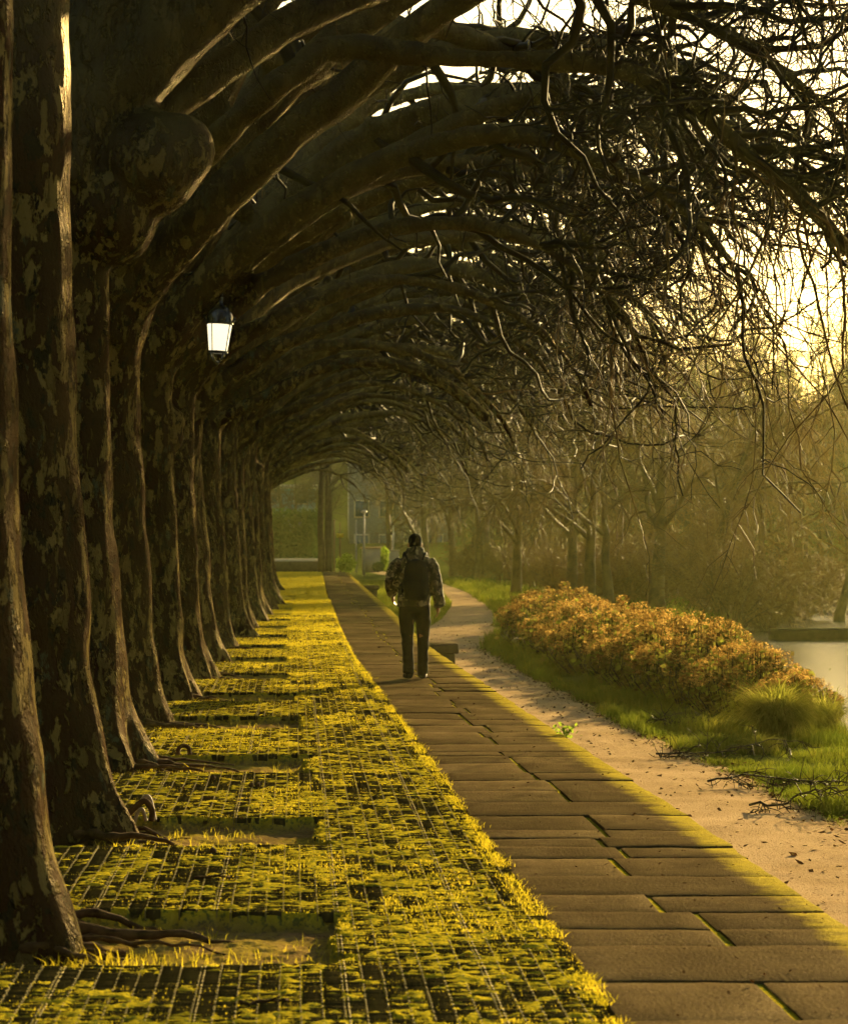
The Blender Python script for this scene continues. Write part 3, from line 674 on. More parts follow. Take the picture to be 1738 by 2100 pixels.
def body(b):
    b.tube([(0, .02, .80), (0, .02, .98), (0, .0, 1.2), (0, -.01, 1.36), (0, .01, 1.44), (0, .02, 1.50), (0, .03, 1.56)], [.13, .15, .15, .15, .075, .058, .055], 16, ell=[.7] * 4 + [1] * 3, ref=1)
    b.ball((0, .035, 1.575), (.073, .090, .113), 20); b.ball((0, .075, 1.52), (.052, .06, .055), 14)      # skull, jaw
    b.tube([(0, .115, 1.585), (0, .142, 1.555), (0, .125, 1.542)], [.012, .017, .014], 8)                # nose
    for s in (-1, 1):
        b.ball((s * .078, .03, 1.565), (.012, .022, .034), 10)                                           # ear
        b.ball((s * .03, .118, 1.588), (.014, .008, .008), 8)
    b.tube([(-.024, .126, 1.513), (0, .132, 1.514), (.024, .126, 1.513)], [.006, .008, .006], 6)          # mouth
    for s, k_, a_ in ((-1, (-.085, .05, .47), (-.065, -.02, .10)), (1, (.083, .02, .47), (.083, .03, .10))):
        b.tube([(s * .085, .02, .86), k_, a_], [.085, .055, .042], 12)
    for s, sh, el, wr in ((-1, (-.185, 0, 1.38), (-.285, .0, 1.14), (-.272, .12, .985)), (1, (.185, 0, 1.38), (.262, -.03, 1.11), (.272, .03, .86))):
        b.tube([sh, el, wr], [.05, .042, .029], 12)
        d = norm(np.array(wr) - np.array(el)); d = norm(d * (.55 if s < 0 else .9) + np.array([-.10 * s, .05, -.45])); x = norm(np.cross(d, np.array([1.0, 0, 0]))); w_ = np.array(wr)
        palm = w_ + d * .09; b.tube([w_, w_ + d * .045, palm], [.026, .036, .036], 12, ell=[.8, .55, .5])
        for f in range(4):                                                                               # curled fingers
            o_ = palm + x * (f - 1.5) * .019 - d * .004; Lf = [.068, .078, .072, .056][f]; inn = np.array([-s * .8, .2, 0])
            b.tube([o_ - d * .03, o_ + d * Lf * .42 + inn * .006, o_ + d * Lf * .72 + inn * .022, o_ + d * Lf * .82 + inn * .042], [.0095, .0092, .0085, .007], 8)
        o_ = w_ + d * .035 - x * .028 * (1 if s > 0 else 1); b.tube([o_, o_ + d * .03 - x * .018 + np.array([-s * .012, .01, 0]), o_ + d * .062 - x * .016 + np.array([-s * .02, .012, 0])], [.012, .0105, .008], 8)
man = skin_part('person', M_skin, body, .0065, 2, None)
tag(man, 'man seen from behind walking away on the stone path in camouflage jacket', 'person')
man.location = (mx_, my_, .012); man.rotation_euler = (0, 0, math.radians(-2))
def hair(b):
    b.ball((0, .022, 1.612), (.082, .096, .090), 20); b.ball((0, -.022, 1.575), (.074, .062, .072), 16)
skin_part('hair', M_hair, hair, .009, 2, man, lambda V: .006 * (noise3(V * 90, 3) - .5))
def jacket(b):
    b.tube([(-.015, .03, .845), (-.015, .03, .90), (-.01, .02, 1.02), (0, .0, 1.2), (0, -.01, 1.33), (0, 0, 1.40), (0, .01, 1.44), (0, .02, 1.50)], [.196, .200, .198, .205, .215, .185, .125, .10], 24, ell=[.72, .72, .7, .66, .62, .62, .8, .9], ref=1)
    b.tube([(0, .005, 1.42), (0, .0, 1.475), (0, .015, 1.525)], [.125, .118, .096], 18, ell=[.9, .95, 1], ref=1)           # folded hood / collar
    b.ball((0, -.07, 1.42), (.105, .05, .075), 14)
    b.tube([(-.15, 0, 1.375), (-.235, 0, 1.30), (-.292, -.01, 1.14), (-.285, .06, 1.06), (-.272, .11, .99)], [.085, .082, .072, .068, .06], 14)
    b.tube([(.15, 0, 1.375), (.205, -.01, 1.30), (.25, -.04, 1.10), (.272, -.01, .94), (.282, .02, .85)], [.085, .082, .070, .064, .060], 14)
    b.tube([(.277, .01, .885), (.283, .022, .845)], [.066, .067], 12); b.tube([(-.275, .10, 1.0), (-.27, .118, .975)], [.066, .062], 12)
skin_part('jacket', M_camo, jacket, .011, 3, man, lambda V: .022 * (noise3(V * np.array([11, 11, 17]), 9) - .5) + .010 * (noise3(V * 33, 10) - .5))
def trousers(b):
    b.tube([(-.01, .03, .78), (-.01, .03, .90)], [.17, .175], 18, ell=[.72, .72], ref=1)
    b.tube([(-.092, .03, .86), (-.102, .045, .66), (-.094, .055, .46), (-.086, .0, .27), (-.078, -.04, .10), (-.078, -.045, .065)], [.100, .090, .070, .066, .064, .067], 14)
    b.tube([(.078, .03, .86), (.094, .03, .66), (.092, .03, .46), (.092, .02, .27), (.090, .03, .09), (.090, .03, .055)], [.098, .088, .069, .065, .063, .066], 14)
skin_part('trousers', M_trou, trousers, .011, 3, man, lambda V: .018 * (noise3(V * np.array([14, 14, 22]), 19) - .5))
def boot(s):
    def f(b):
        if s < 0:
            b.tube([(-.064, -.05, .14), (-.066, -.055, .06)], [.052, .056], 12); b.tube([(-.066, -.085, .038), (-.08, -.02, .034), (-.098, .07, .030), (-.112, .15, .028)], [.044, .046, .05, .036], 12, ell=[.85, .8, .7, .7], ref=2)
        else:
            b.tube([(.080, .03, .13), (.080, .03, .05)], [.052, .055], 12); b.tube([(.080, -.015, .034), (.088, .06, .032), (.098, .14, .030), (.106, .20, .028)], [.044, .046, .05, .036], 12, ell=[.85, .8, .7, .7], ref=2)
    return f
for s in (-1, 1): skin_part('boot', M_shoe, boot(s), .009, 2, man)
bp = thing('backpack', 'black backpack worn on the back of the man in camouflage', 'backpack', man.location, math.radians(-2))
def pack(b):
    b.tube([(.015, -.20, .93), (.015, -.215, 1.0), (.01, -.225, 1.15), (.005, -.205, 1.28), (0, -.17, 1.36), (0, -.15, 1.385)], [.125, .145, .148, .135, .105, .05], 20, ell=[.58, .62, .62, .6, .6, .6], ref=1)
skin_part('pack_body', M_pack, pack, .011, 3, bp, lambda V: .016 * (noise3(V * 16, 29) - .5))
def pocket(b): b.tube([(.015, -.275, .97), (.015, -.29, 1.06), (.012, -.285, 1.14), (.012, -.27, 1.16)], [.10, .11, .105, .07], 16, ell=[.4, .42, .4, .4], ref=1)
skin_part('pocket', M_pack, pocket, .010, 3, bp)
for s in (-1, 1):
    def strap(b): b.tube(smooth_path([(s * .075, -.15, 1.33), (s * .105, -.10, 1.425), (s * .125, -.02, 1.462), (s * .135, .08, 1.43), (s * .145, .145, 1.30), (s * .16, .10, 1.12), (s * .15, -.12, 1.02)], 26), np.full(26, .028), 10, ell=np.full(26, .55))
    skin_part('strap', M_pack, strap, .009, 2, bp)

# ------------------------------------------------------------------ stone piers beside the path
def pier(u0, u1, vtop, Y, label):
    x0, x1 = float(PR(Y)) + .01, gx(u1, Y); t = thing('stone_pier', label, 'pier', ((x0 + x1) / 2, Y, ZR), 0, 'stone piers beside the path'); w = (x1 - x0) / 2; zt = EYE - (vtop - V0) * Y / F - ZR
    b = MB(); b.box((-w, -.02, zt - .14), (w, .75, zt), .008); o = b.obj('cap', M_wall, t, smooth=False)
    bv = o.modifiers.new('b', 'BEVEL'); bv.width = .02; bv.segments = 2
    b = MB(); b.box((-w, .04, -.05), (w - .05, .69, zt - .143), .008); o = b.obj('base', M_wall, t, smooth=False); bv = o.modifiers.new('b', 'BEVEL'); bv.width = .015
pier(883, 940, 1321, 45.5, 'low dark stone pier jutting from the path edge beside the man')
pier(741, 777, 1201, 97, 'farther dark stone pier at the path edge behind the man')

# ------------------------------------------------------------------ hydrangeas, tussocks, weeds, fallen branches
def leaf_cards(mb, P, s, rng, flat=.6):
    n = len(P); d = norm(rng.normal(0, 1, (n, 3)) * np.array([1, 1, flat])); e = norm(np.cross(d, rng.normal(0, 1, (n, 3))))
    d = d * s[:, None]; e = e * (s * .38)[:, None]
    V = np.stack([P, P + d * .5 - e, P + d, P + d * .5 + e], 1); k = np.arange(n) * 4; mb.add(V, np.stack([k, k + 1, k + 2, k + 3], -1))
def hydrangea(seed, w, h):
    rng = np.random.default_rng(seed); st = MB(); lf = MB(); fl = MB()
    m = 120; a = rng.uniform(0, 2 * PI, m); r = w * np.sqrt(rng.random(m)); top = np.stack([r * np.cos(a), r * np.sin(a), h * (1 - .55 * (r / w) ** 2.2) * rng.uniform(.86, 1.06, m)], -1)
    root = np.stack([top[:, 0] * .8, top[:, 1] * .8, 0 * a], -1); mid = (root + top) / 2 + np.stack([top[:, 0] * .15, top[:, 1] * .15, 0 * a], -1)
    st.tubes(np.stack([root, mid, top], 1), np.tile([.008, .006, .004], (m, 1)), 4)
    for q in range(13):
        f = rng.uniform(.03, .95, m)[:, None]; p = root * (1 - f) ** 2 + 2 * mid * f * (1 - f) + top * f * f + rng.normal(0, .06, (m, 3)); p[:, 2] = np.maximum(p[:, 2], .03)
        leaf_cards(lf, p, rng.uniform(.05, .13, m), rng)
    hd = np.concatenate([top, top[rng.random(m) < .5] + rng.normal(0, .10, (int(m), 3))[:int((rng.random(1) * 0 + 0).item())] if False else top[:0]])
    extra = np.stack([w * .98 * np.cos(a), w * .98 * np.sin(a), h * rng.uniform(.30, .62, m)], -1)[:50]
    hd = np.concatenate([top, extra])
    for c in hd:
        k = 42; p = norm(rng.normal(0, 1, (k, 3))) * rng.uniform(.045, .075) * np.array([1.1, 1.1, .8]) + c
        leaf_cards(fl, p, rng.uniform(.018, .036, k), rng, 1)
    return st.mesh('stems', M_twig), lf.mesh('leaves', M_hydl, False), fl.mesh('blossom', M_hyd, False)
HV = [hydrangea(1, .85, 1.08), hydrangea(2, .8, 1.0), hydrangea(3, .9, 1.12)]
hl = ['nearest and lowest hydrangea bush, behind the arching grass tussock', 'second hydrangea bush from the camera, brown heads beside the tussock',
      'third hydrangea bush from the camera, fiery brown dried heads', 'fourth hydrangea bush from the camera, with green leaves low down', 'fifth hydrangea bush from the camera, pale tan heads on top',
      'sixth hydrangea bush from the camera, in the middle of the hedge', 'seventh hydrangea bush from the camera, golden heads lit from behind', 'eighth hydrangea bush from the camera, along the shaded verge',
      'ninth hydrangea bush from the camera, near the curve of the gravel', 'tenth hydrangea bush from the camera, low at the gravel curve', 'farthest hydrangea bush, last of the hedge at the gravel curve']
HP = [(5.82, 34.3, .55), (5.60, 36.2, .84), (5.36, 38.6, .97), (5.3, 41.2, 1.02), (5.3, 43.8, 1.05), (5.15, 46.6, 1.0), (5.05, 49.6, 1.05), (5.1, 53, 1.0), (5.15, 56.6, 1.05), (5.3, 60.4, 1.0), (5.35, 64.4, .95)]
for i, (x, y_, s) in enumerate(HP):
    t = thing('hydrangea_bush', hl[i], 'bush', (x, y_, ZR), R.uniform(0, 6), 'dried hydrangea bushes along the verge'); t.scale = (s * 1.05, s * 1.25, s)
    for nm, me in zip(('stems', 'leaves', 'blossom'), HV[i % 3]): link(nm, me, t)
def tussock(name, label, loc, n, Lr, seed):
    rng = np.random.default_rng(seed); mb = MB(); a = rng.uniform(0, 2 * PI, n); L = rng.uniform(.55, 1, n) * Lr
    e0 = np.radians(rng.uniform(58, 89, n)); m = 8; P = np.zeros((n, m + 1, 3)); P[:, 0, 0] = rng.normal(0, .06, n); P[:, 0, 1] = rng.normal(0, .06, n)
    bend = rng.uniform(1.3, 2.3, n)
    for i in range(m):
        el = e0 - bend * ((i + .5) / m) ** 1.4; P[:, i + 1] = P[:, i] + (L / m)[:, None] * np.stack([np.cos(el) * np.cos(a), np.cos(el) * np.sin(a), np.sin(el)], -1)
    P[:, :, 2] = np.maximum(P[:, :, 2], .01)
    sdv = np.stack([-np.sin(a), np.cos(a), 0 * a], -1)[:, None, :] * (np.linspace(.0075, .002, m + 1)[None, :, None])
    V = np.stack([P - sdv, P + sdv], 2); q = np.array([(2 * i, 2 * i + 1, 2 * i + 3, 2 * i + 2) for i in range(m)])
    mb.add(V, (q[None] + (np.arange(n) * 2 * (m + 1))[:, None, None]).reshape(-1, 4)); o = mb.obj(name, M_tus); o.location = loc; return tag(o, label, 'grass clump', 'arching grass tussocks')
tussock('grass_tussock', 'large arching clump of pale ornamental grass before the hydrangea hedge', (gx(1590, 31.3), 31.3, ZR), 2200, .95, 3)
tussock('grass_tussock', 'small thin grass tussock right of the large arching clump', (gx(1690, 32.6), 32.6, ZR - .03), 500, .8, 4)
tussock('grass_tussock', 'low bright grass tuft in front of the large arching clump', (gx(1560, 29.5), 29.5, ZR - .02), 350, .36, 6)
def fallen(label, pix, Y, seed):
    rng = np.random.default_rng(seed); b = MB(); p0 = at(pix[0], V0, Y); x0, x1 = gx(pix[0], Y), gx(pix[1], Y); n = 16; s = np.linspace(0, 1, n)
    main = np.stack([x0 + (x1 - x0) * s, Y + np.cumsum(rng.normal(0, .05, n)), np.abs(np.cumsum(rng.normal(0, .02, n))) + .04], -1)
    P = main[None]; rd = taper(np.array([.011]), np.array([.004]), n - 1); b.tubes(P, rd, 6)
    p, d, r, t = sprout(P, rd, 22, rng, 0, 1, (30, 80), (0, 0, -.25)); A = grow(p, d, rng.uniform(.12, .38, len(p)), 6, 1.1, .3, rng); A[:, :, 2] = np.maximum(A[:, :, 2], .02); ra = taper(np.full(len(p), .005), np.full(len(p), .0025), 6); b.tubes(A, ra, 4)
    p, d, r, t = sprout(A, ra, 4, rng, .1, 1, (30, 80)); b.tubes(grow(p, d, rng.uniform(.08, .3, len(p)), 4, .3, .3, rng), taper(np.full(len(p), .005), np.full(len(p), .0025), 4), 3)
    o = b.obj('fallen_branch', M_twig); o.location = (0, 0, ZR); tag(o, label, 'branch', 'fallen branches on the verge')
fallen('long dark fallen branch lying in the grass before the tussock', (1345, 1640), 28.6, 11)
fallen('fallen branch with twigs at the right edge of the verge', (1450, 1760), 25.4, 12)
fallen('nearest fallen branch in the grass beside the gravel path', (1540, 1770), 23.2, 13)
fallen('small fallen branch below the hydrangea hedge', (1330, 1450), 33.5, 14)
b = MB(); rr = np.random.default_rng(3)
for q in range(9): a = q * .7; b.tube([(0, 0, -.03), (.03 * math.cos(a), .03 * math.sin(a), .05), (.08 * math.cos(a), .06 * math.sin(a), .08)], [.004, .003, .002], 5)
p = np.stack([rr.normal(0, .04, 70), rr.normal(0, .04, 70), rr.uniform(.0, .10, 70)], -1); leaf_cards(b, p, rr.uniform(.02, .05, 70), rr)
o = b.obj('weed', M_green, smooth=False); o.location = (gx(1160, 24.9), 24.9, -.02); tag(o, 'small leafy weed growing at the edge of the stone path', 'plant')
def stick(label, u0, u1, v, Y):
    b = MB(); rr = np.random.default_rng(int(u0)); n = 10; s = np.linspace(0, 1, n); p = np.stack([gx(u0, Y) + (gx(u1, Y) - gx(u0, Y)) * s, Y + .05 * s + rr.normal(0, .008, n), .012 + rr.normal(0, .003, n)], -1)
    b.tube(p, .009 * (1 - .5 * s), 6); b.tube([p[6], p[6] + [.03, -.05, .02]], [.005, .003], 5); tag(b.obj('stick', M_root), label, 'stick', 'sticks on the paving')
stick('short brown stick lying on the grid paving near the bottom', 490, 590, 2065, 10.55)
stick('thin twig lying on the paving before the second pit', 400, 470, 1800, 14.4)
for i, (u, v, lb) in enumerate([(515, 1615, 'left of two round seed balls side by side on the paving'), (528, 1615, 'right of two round seed balls side by side on the paving'), (437, 1752, 'dark seed ball on the paving before the second tree pit'), (437, 1600, 'small seed ball on the paving behind the second tree')]):
    Y = EYE * F / (v - V0); b = MB(); b.ball((0, 0, 0), .018, 14); me = b.mesh('seed_ball', M_root); V = np.zeros(len(me.vertices) * 3, np.float32); me.vertices.foreach_get('co', V); V = V.reshape(-1, 3); V *= 1 + .12 * (noise3(V.astype(float) * 300, 3)[:, None] - .5); me.vertices.foreach_set('co', V.ravel())
    o = link('seed_ball', me); o.location = (gx(u, Y), Y, .018); tag(o, lb, 'seed ball', 'plane tree seed balls')

# ------------------------------------------------------------------ bare trees of the river bank
def bare_tree(seed, H, spread, droop, mat, lean=(0, 0), fork=3.0, twig=.010, nb=9, leaves=0):
    rng = np.random.default_rng(seed); tb = MB(); cb = MB(); n = 12
    s = np.linspace(0, 1, n); tp = np.stack([lean[0] * s ** 1.2 + np.cumsum(rng.normal(0, .05, n)) * .5, lean[1] * s + np.cumsum(rng.normal(0, .05, n)) * .5, -.3 + (H * .75 + .3) * s], -1)
    r0 = H * .021; tr = r0 * (1 - .85 * s); tr[0] *= 1.5; tr[1] *= 1.1; tb.tube(tp, tr, 10)
    T = tp[None]; Rd = tr[None]
    p, d, r, t = sprout(T, Rd, nb, rng, min(.8, fork / H / .75), 1, (30, 60), (0, 0, .35)); P1 = grow(p, d, rng.uniform(.3, .5, len(p)) * H * spread, 10, droop * .5, .14, rng)
    R1 = taper(np.clip(r * .6, .03, 9), np.full(len(r), .016), 10)
    for a, b_ in zip(P1, R1): tb.tube(a, b_, 7)
    p, d, r, t = sprout(P1, R1, 9, rng, .12, 1, (30, 65), (0, 0, .05 - .2 * droop)); P2 = grow(p, d, rng.uniform(.10, .2, len(p)) * H, 7, droop * .8, .2, rng); R2 = taper(np.clip(r * .55, .012, .05), np.full(len(r), .008), 7); cb.tubes(P2, R2, 4)
    p, d, r, t = sprout(P2, R2, 6, rng, .1, 1, (30, 70), (0, 0, -.25 * droop)); P3 = grow(p, d, rng.uniform(.05, .12, len(p)) * H, 5, droop * 1.4, .24, rng); R3 = taper(np.full(len(p), twig), np.full(len(p), twig * .5), 5); cb.tubes(P3, R3, 3)
    p, d, r, t = sprout(P2, R2, 2, rng, .3, 1, (40, 80), (0, 0, -.8 * droop)); W5 = grow(p, d, rng.uniform(.10, .22, len(p)) * H * droop, 9, 1.6 * droop, .16, rng); W5[:, :, 2] = np.maximum(W5[:, :, 2], .25); cb.tubes(W5, taper(np.full(len(p), twig * .8), np.full(len(p), twig * .4), 9), 3)
    p, d, r, t = sprout(W5, taper(np.full(len(W5), twig * .8), np.full(len(W5), twig * .4), 9), 5, rng, .1, 1, (25, 60), (0, 0, -.3)); cb.tubes(grow(p, d, rng.uniform(.02, .06, len(p)) * H, 3, 1, .2, rng), taper(np.full(len(p), twig * .5), np.full(len(p), twig * .3), 3), 3)
    p, d, r, t = sprout(P3, R3, 5, rng, .1, 1, (25, 70), (0, 0, -.4 * droop)); P4 = grow(p, d, rng.uniform(.02, .07, len(p)) * H * (1 + droop), 3, droop * 1.6, .25, rng); cb.tubes(P4, taper(np.full(len(p), twig * .6), np.full(len(p), twig * .35), 3), 3)
    me = tb.mesh('trunk', M_bank)
    return me, cb.mesh('crown', mat)
BT = [bare_tree(1, 10, 1.0, .35, M_bank, (.4, 0), 1.6), bare_tree(2, 11, 1.0, .4, M_bank, (-.3, .2), 1.8), bare_tree(3, 9, 1.1, .6, M_will, (2.2, 0), 1.6, .009), bare_tree(4, 8, 1.0, .55, M_will, (.5, 0), 1.2, .009), bare_tree(5, 12, .9, .3, M_far, (.2, 0), 1.6, .012)]
bt = [(1055, 1218, 104, 0, 'bare tree with forked dark trunk at the gravel curve'), (1172, 1218, 100, 1, 'dark leaning bare trunk left of the hedge on the river bank'), (1205, 1230, 92, 0, 'bare tree right behind the far hedge end'),
      (1248, 1235, 90, 3, 'slim bare tree behind the middle of the hedge'), (1345, 1250, 88, 1, 'thick bare trunk behind the golden hydrangea heads'), (1432, 1255, 84, 2, 'weeping tree leaning right over the water behind the hedge'),
      (1150, 1205, 118, 3, 'slender bank tree between the two dark trunks'), (1300, 1225, 108, 2, 'golden weeping tree farther along the bank'), (1560, 1272, 100, 3, 'golden weeping tree at the water edge right of the leaning tree'),
      (985, 1190, 140, 0, 'far bare tree beyond the curve of the gravel path'), (930, 1182, 155, 1, 'distant bare tree right of the walking man'), (1100, 1190, 135, 4, 'tall bare tree on the far bank curve'),
      (870, 1175, 165, 4, 'tall distant tree behind the man'), (1040, 1180, 170, 4, 'tall distant tree beyond the forked trunk'), (1715, 1275, 98, 2, 'golden weeping tree at the right edge over the water'), (1625, 1270, 104, 3, 'weeping tree between two others at the river edge on the right'), (800, 1172, 175, 0, 'distant bare tree left of the man by the pale gate pillar')]
BTM = bt
for (u, v, Y, k, lb) in bt:
    x = gx(u, Y); t = thing('bare_tree', lb, 'tree', (x, Y, max(-1.25, float(ground_z(np.array([x]), np.array([Y]))[0]))), 0 if k == 2 else R.uniform(0, 6), 'bare trees along the river bank'); link('trunk', BT[k][0], t); link('crown', BT[k][1], t)
    s = R.uniform(.9, 1.1); t.scale = (s, s, s)

def bare_shrub(seed, H):
    rng = np.random.default_rng(seed); cb = MB(); m = 46; a = rng.uniform(0, 2 * PI, m)
    P0 = np.stack([.35 * np.cos(a) * rng.random(m), .35 * np.sin(a) * rng.random(m), np.full(m, -.1)], -1); D0 = np.stack([np.cos(a) * .45, np.sin(a) * .45, np.ones(m)], -1) + rng.normal(0, .15, (m, 3))
    A = grow(P0, D0, rng.uniform(.5, 1.05, m) * H, 9, .35, .12, rng); ra = taper(np.full(m, .016), np.full(m, .005), 9); cb.tubes(A, ra, 4)
    tb = cb; cb = MB(); p, d, r, t = sprout(A, ra, 12, rng, .2, 1, (25, 60), (0, 0, .1)); B = grow(p, d, rng.uniform(.12, .34, len(p)) * H, 5, .5, .22, rng); rb = taper(np.full(len(p), .007), np.full(len(p), .004), 5); cb.tubes(B, rb, 3)
    p, d, r, t = sprout(B, rb, 6, rng, .1, 1, (30, 70)); cb.tubes(grow(p, d, rng.uniform(.04, .15, len(p)) * H, 3, .5, .25, rng), taper(np.full(len(p), .008), np.full(len(p), .005), 3), 3)
    return tb.mesh('stems', M_bank), cb.mesh('twigs', M_will)
SB = [bare_shrub(1, 2.6), bare_shrub(2, 3.4), bare_shrub(3, 2.2)]
sw = ['first', 'second', 'third', 'fourth', 'fifth', 'sixth', 'seventh', 'eighth', 'ninth', 'tenth', 'eleventh', 'twelfth', 'thirteenth', 'fourteenth', 'fifteenth', 'sixteenth', 'seventeenth', 'eighteenth']
sp = sorted([(1480, 92), (1535, 98), (1440, 112), (1385, 118), (1340, 96), (1270, 94), (1215, 103), (1150, 110), (1100, 122), (1500, 78), (1570, 88), (1640, 100), (1700, 112), (1030, 140), (960, 152), (1400, 104), (1300, 122), (1190, 138)], key=lambda q: -q[0])
for i, (u, Y) in enumerate(sp):
    x = gx(u, Y); t = thing('bare_shrub', f'{sw[i]} bare golden brown shrub counted from the right along the river bank', 'shrub', (x, Y, max(-1.2, float(ground_z(np.array([x]), np.array([Y]))[0]))), R.uniform(0, 6), 'bare shrubs along the river bank')
    link('stems', SB[i % 3][0], t); link('twigs', SB[i % 3][1], t)

# far wood on the slope, one mass
rng = np.random.default_rng(77); wb = MB()
def wood_tree(seed):
    g = np.random.default_rng(seed); m = MB(); H = 11; tp = np.stack([np.cumsum(g.normal(0, .1, 7)), np.cumsum(g.normal(0, .1, 7)), np.linspace(-.5, H * .8, 7)], -1)[None]; tr = taper(np.array([.2]), np.array([.05]), 6); m.tubes(tp, tr, 5)
    p, d, r, t = sprout(tp, tr, 26, g, .2, 1, (30, 65), (0, 0, .3)); A = grow(p, d, g.uniform(1.5, 4, len(p)), 5, .1, .15, g); ra = taper(np.full(len(p), .05), np.full(len(p), .02), 5); m.tubes(A, ra, 3)
    p, d, r, t = sprout(A, ra, 9, g, .2, 1, (30, 70)); B = grow(p, d, g.uniform(.6, 2, len(p)), 3, .2, .2, g); rb = taper(np.full(len(p), .025), np.full(len(p), .012), 3); m.tubes(B, rb, 3)
    p, d, r, t = sprout(B, rb, 5, g, .1, 1, (30, 70)); m.tubes(grow(p, d, g.uniform(.4, 1.2, len(p)), 2, .2, .2, g), taper(np.full(len(p), .017), np.full(len(p), .01), 2), 3)
    return m.arrays()
WT = [wood_tree(s) for s in (1, 2, 3)]
WM = []
for i, (V, Q, T) in enumerate(WT):
    m = MB(); m.add(V, Q, T); WM.append(m)
n = 0
for i in range(900):
    if n >= 210: break
    Y = 165 + 300 * rng.random() ** 1.5; X = rng.uniform(-.12 * Y, .27 * Y)
    if Y < 215 and X < 14: continue
    V, Q, T = WT[n % 3]; a = rng.uniform(0, 6.28); s = rng.uniform(.75, 1.25); c, q = math.cos(a) * s, math.sin(a) * s
    V2 = np.stack([V[:, 0] * c - V[:, 1] * q + X, V[:, 0] * q + V[:, 1] * c + Y, V[:, 2] * s + float(ground_z(np.array([X]), np.array([Y]))[0])], -1); wb.add(V2, Q, T); n += 1
tag(wb.obj('far_wood', M_far), 'hazy brown bare wood on the slope at the far end', 'wood', kind='stuff')

# ------------------------------------------------------------------ things at the far end of the avenue
def simple(name, label, cat, mb, mat, loc=(0, 0, 0), smooth=False, group=None):
    o = mb.obj(name, mat, smooth=smooth); o.location = loc; return tag(o, label, cat, group)
b = MB(); b.box((gx(558, 134), 133.6, -.2), (gx(664, 134), 134.2, .46), .01); simple('low_wall', 'long low dark wall closing the mossy strip at the far end', 'wall', b, M_wall)
b = MB(); b.box((-14, 190, -.1), (1.9, 204, .02)); tag(b.obj('road', M_rend), kind='structure')
def hedge(label, x0, x1, y0, y1, h, mat, n, s, seed, name='hedge', cat='hedge', rnd=False):
    g = np.random.default_rng(seed); m = MB()
    if rnd:
        d = norm(g.normal(0, 1, (n, 3))) * (g.random(n) ** .35)[:, None]; p = np.stack([(x0 + x1) / 2 + d[:, 0] * (x1 - x0) / 2, (y0 + y1) / 2 + d[:, 1] * (y1 - y0) / 2, h * .48 + d[:, 2] * h * .52], -1)
        p[:, 2] *= .8 + .4 * noise3(p * 4, seed)
    else: p = np.stack([g.uniform(x0, x1, n), g.uniform(y0, y1, n), g.uniform(0, 1, n) * (h + .3 * (noise2(g.uniform(x0, x1, n), g.random(n), seed) - .5))], -1)
    leaf_cards(m, p, g.uniform(.6, 1.2, n) * s, g, 1); return simple(name, label, cat, m, mat)
hedge('long dark green hedge beyond the low wall', -12, 1.6, 207, 210, 3.4, M_dgreen, 14000, .28, 1)
hedge('bright sunlit green shrub at the end of the stone path', gx(688, 132), gx(732, 132), 131.5, 133, .78, M_green, 900, .11, 2, 'shrub', 'shrub', True)
hedge('small round dark bush before the pale pillar', gx(762, 136), gx(788, 136), 135.4, 136.2, .42, M_dgreen, 900, .07, 3, 'shrub', 'shrub', True)
hedge('upright green bush right of the pale pillar', gx(779, 141), gx(798, 141), 141, 141.6, 1.15, M_green, 700, .10, 4, 'shrub', 'shrub', True)
t = thing('gate_pillar', 'pale rendered pillar with tan cap at the far end', 'pillar', (gx(761, 139), 139, -.1))
w = (gx(780, 139) - gx(743, 139)) / 2
b = MB(); b.box((-w, 0, 0), (w, .7, 1.12)); b.obj('shaft', M_rend, t, smooth=False)
b = MB(); b.box((-w - .06, -.06, 1.123), (w + .06, .76, 1.20)); b.obj('cap', plain('tan_stone', (.45, .30, .15), .8), t, smooth=False)
t = thing('gate_pillar', 'smaller grey pillar right of the green bush at the far end', 'pillar', (gx(805, 143), 143, -.1)); b = MB(); b.box((-.3, 0, 0), (.3, .5, .98)); b.obj('shaft', M_rend, t, smooth=False); b = MB(); b.box((-.34, -.04, .983), (.34, .54, 1.04)); b.obj('cap', M_rend, t, smooth=False)
M_pole = plain('pole_grey', (.30, .28, .25), .5, .4); M_wood = plain('brown_pole', (.16, .09, .05), .7)
for (u, v0, v1, Y, r, mm, lb) in [(685, 1068, 1160, 137, .04, M_wood, 'thin brown post behind the bright shrub'), (697, 1072, 1152, 142, .03, M_wood, 'thinner brown post carrying a small yellow sign'), (746, 1053, 1166, 138, .055, M_pole, 'tall pale lamp pole beside the pale pillar'), (730, 1068, 1158, 150, .04, M_pole, 'slim grey pole between shrub and pale pillar'), (806, 1080, 1150, 160, .04, M_pole, 'grey pole left of the walking man')]:
    p0, p1 = at(u, v1, Y), at(u, v0, Y); t = thing('pole', lb, 'pole', (p0.x, Y, -.25), 0, 'poles at the far end'); h = p1.z + .25
    b = MB(); b.tube([(0, 0, 0), (0, 0, h * .5), (0, 0, h)], [r * 1.15, r, r * .9], 10); b.obj('shaft', mm, t)
    if 'lamp' in lb: b = MB(); b.lathe([(.03, h), (.14, h + .02), (.15, h + .09), (.05, h + .16), (.01, h + .17)], 14); b.obj('lamp_head', M_pole, t)
    elif 'sign' in lb: b = MB(); b.box((-.16, -.03, h * .72), (.16, -.01 - r, h * .72 + .18)); b.obj('sign_plate', plain('yellow_sign', (.6, .45, .03), .5), t, smooth=False)
    else: b = MB(); b.ball((0, 0, h + .01), r * 1.1, 10); b.obj('top', mm, t)
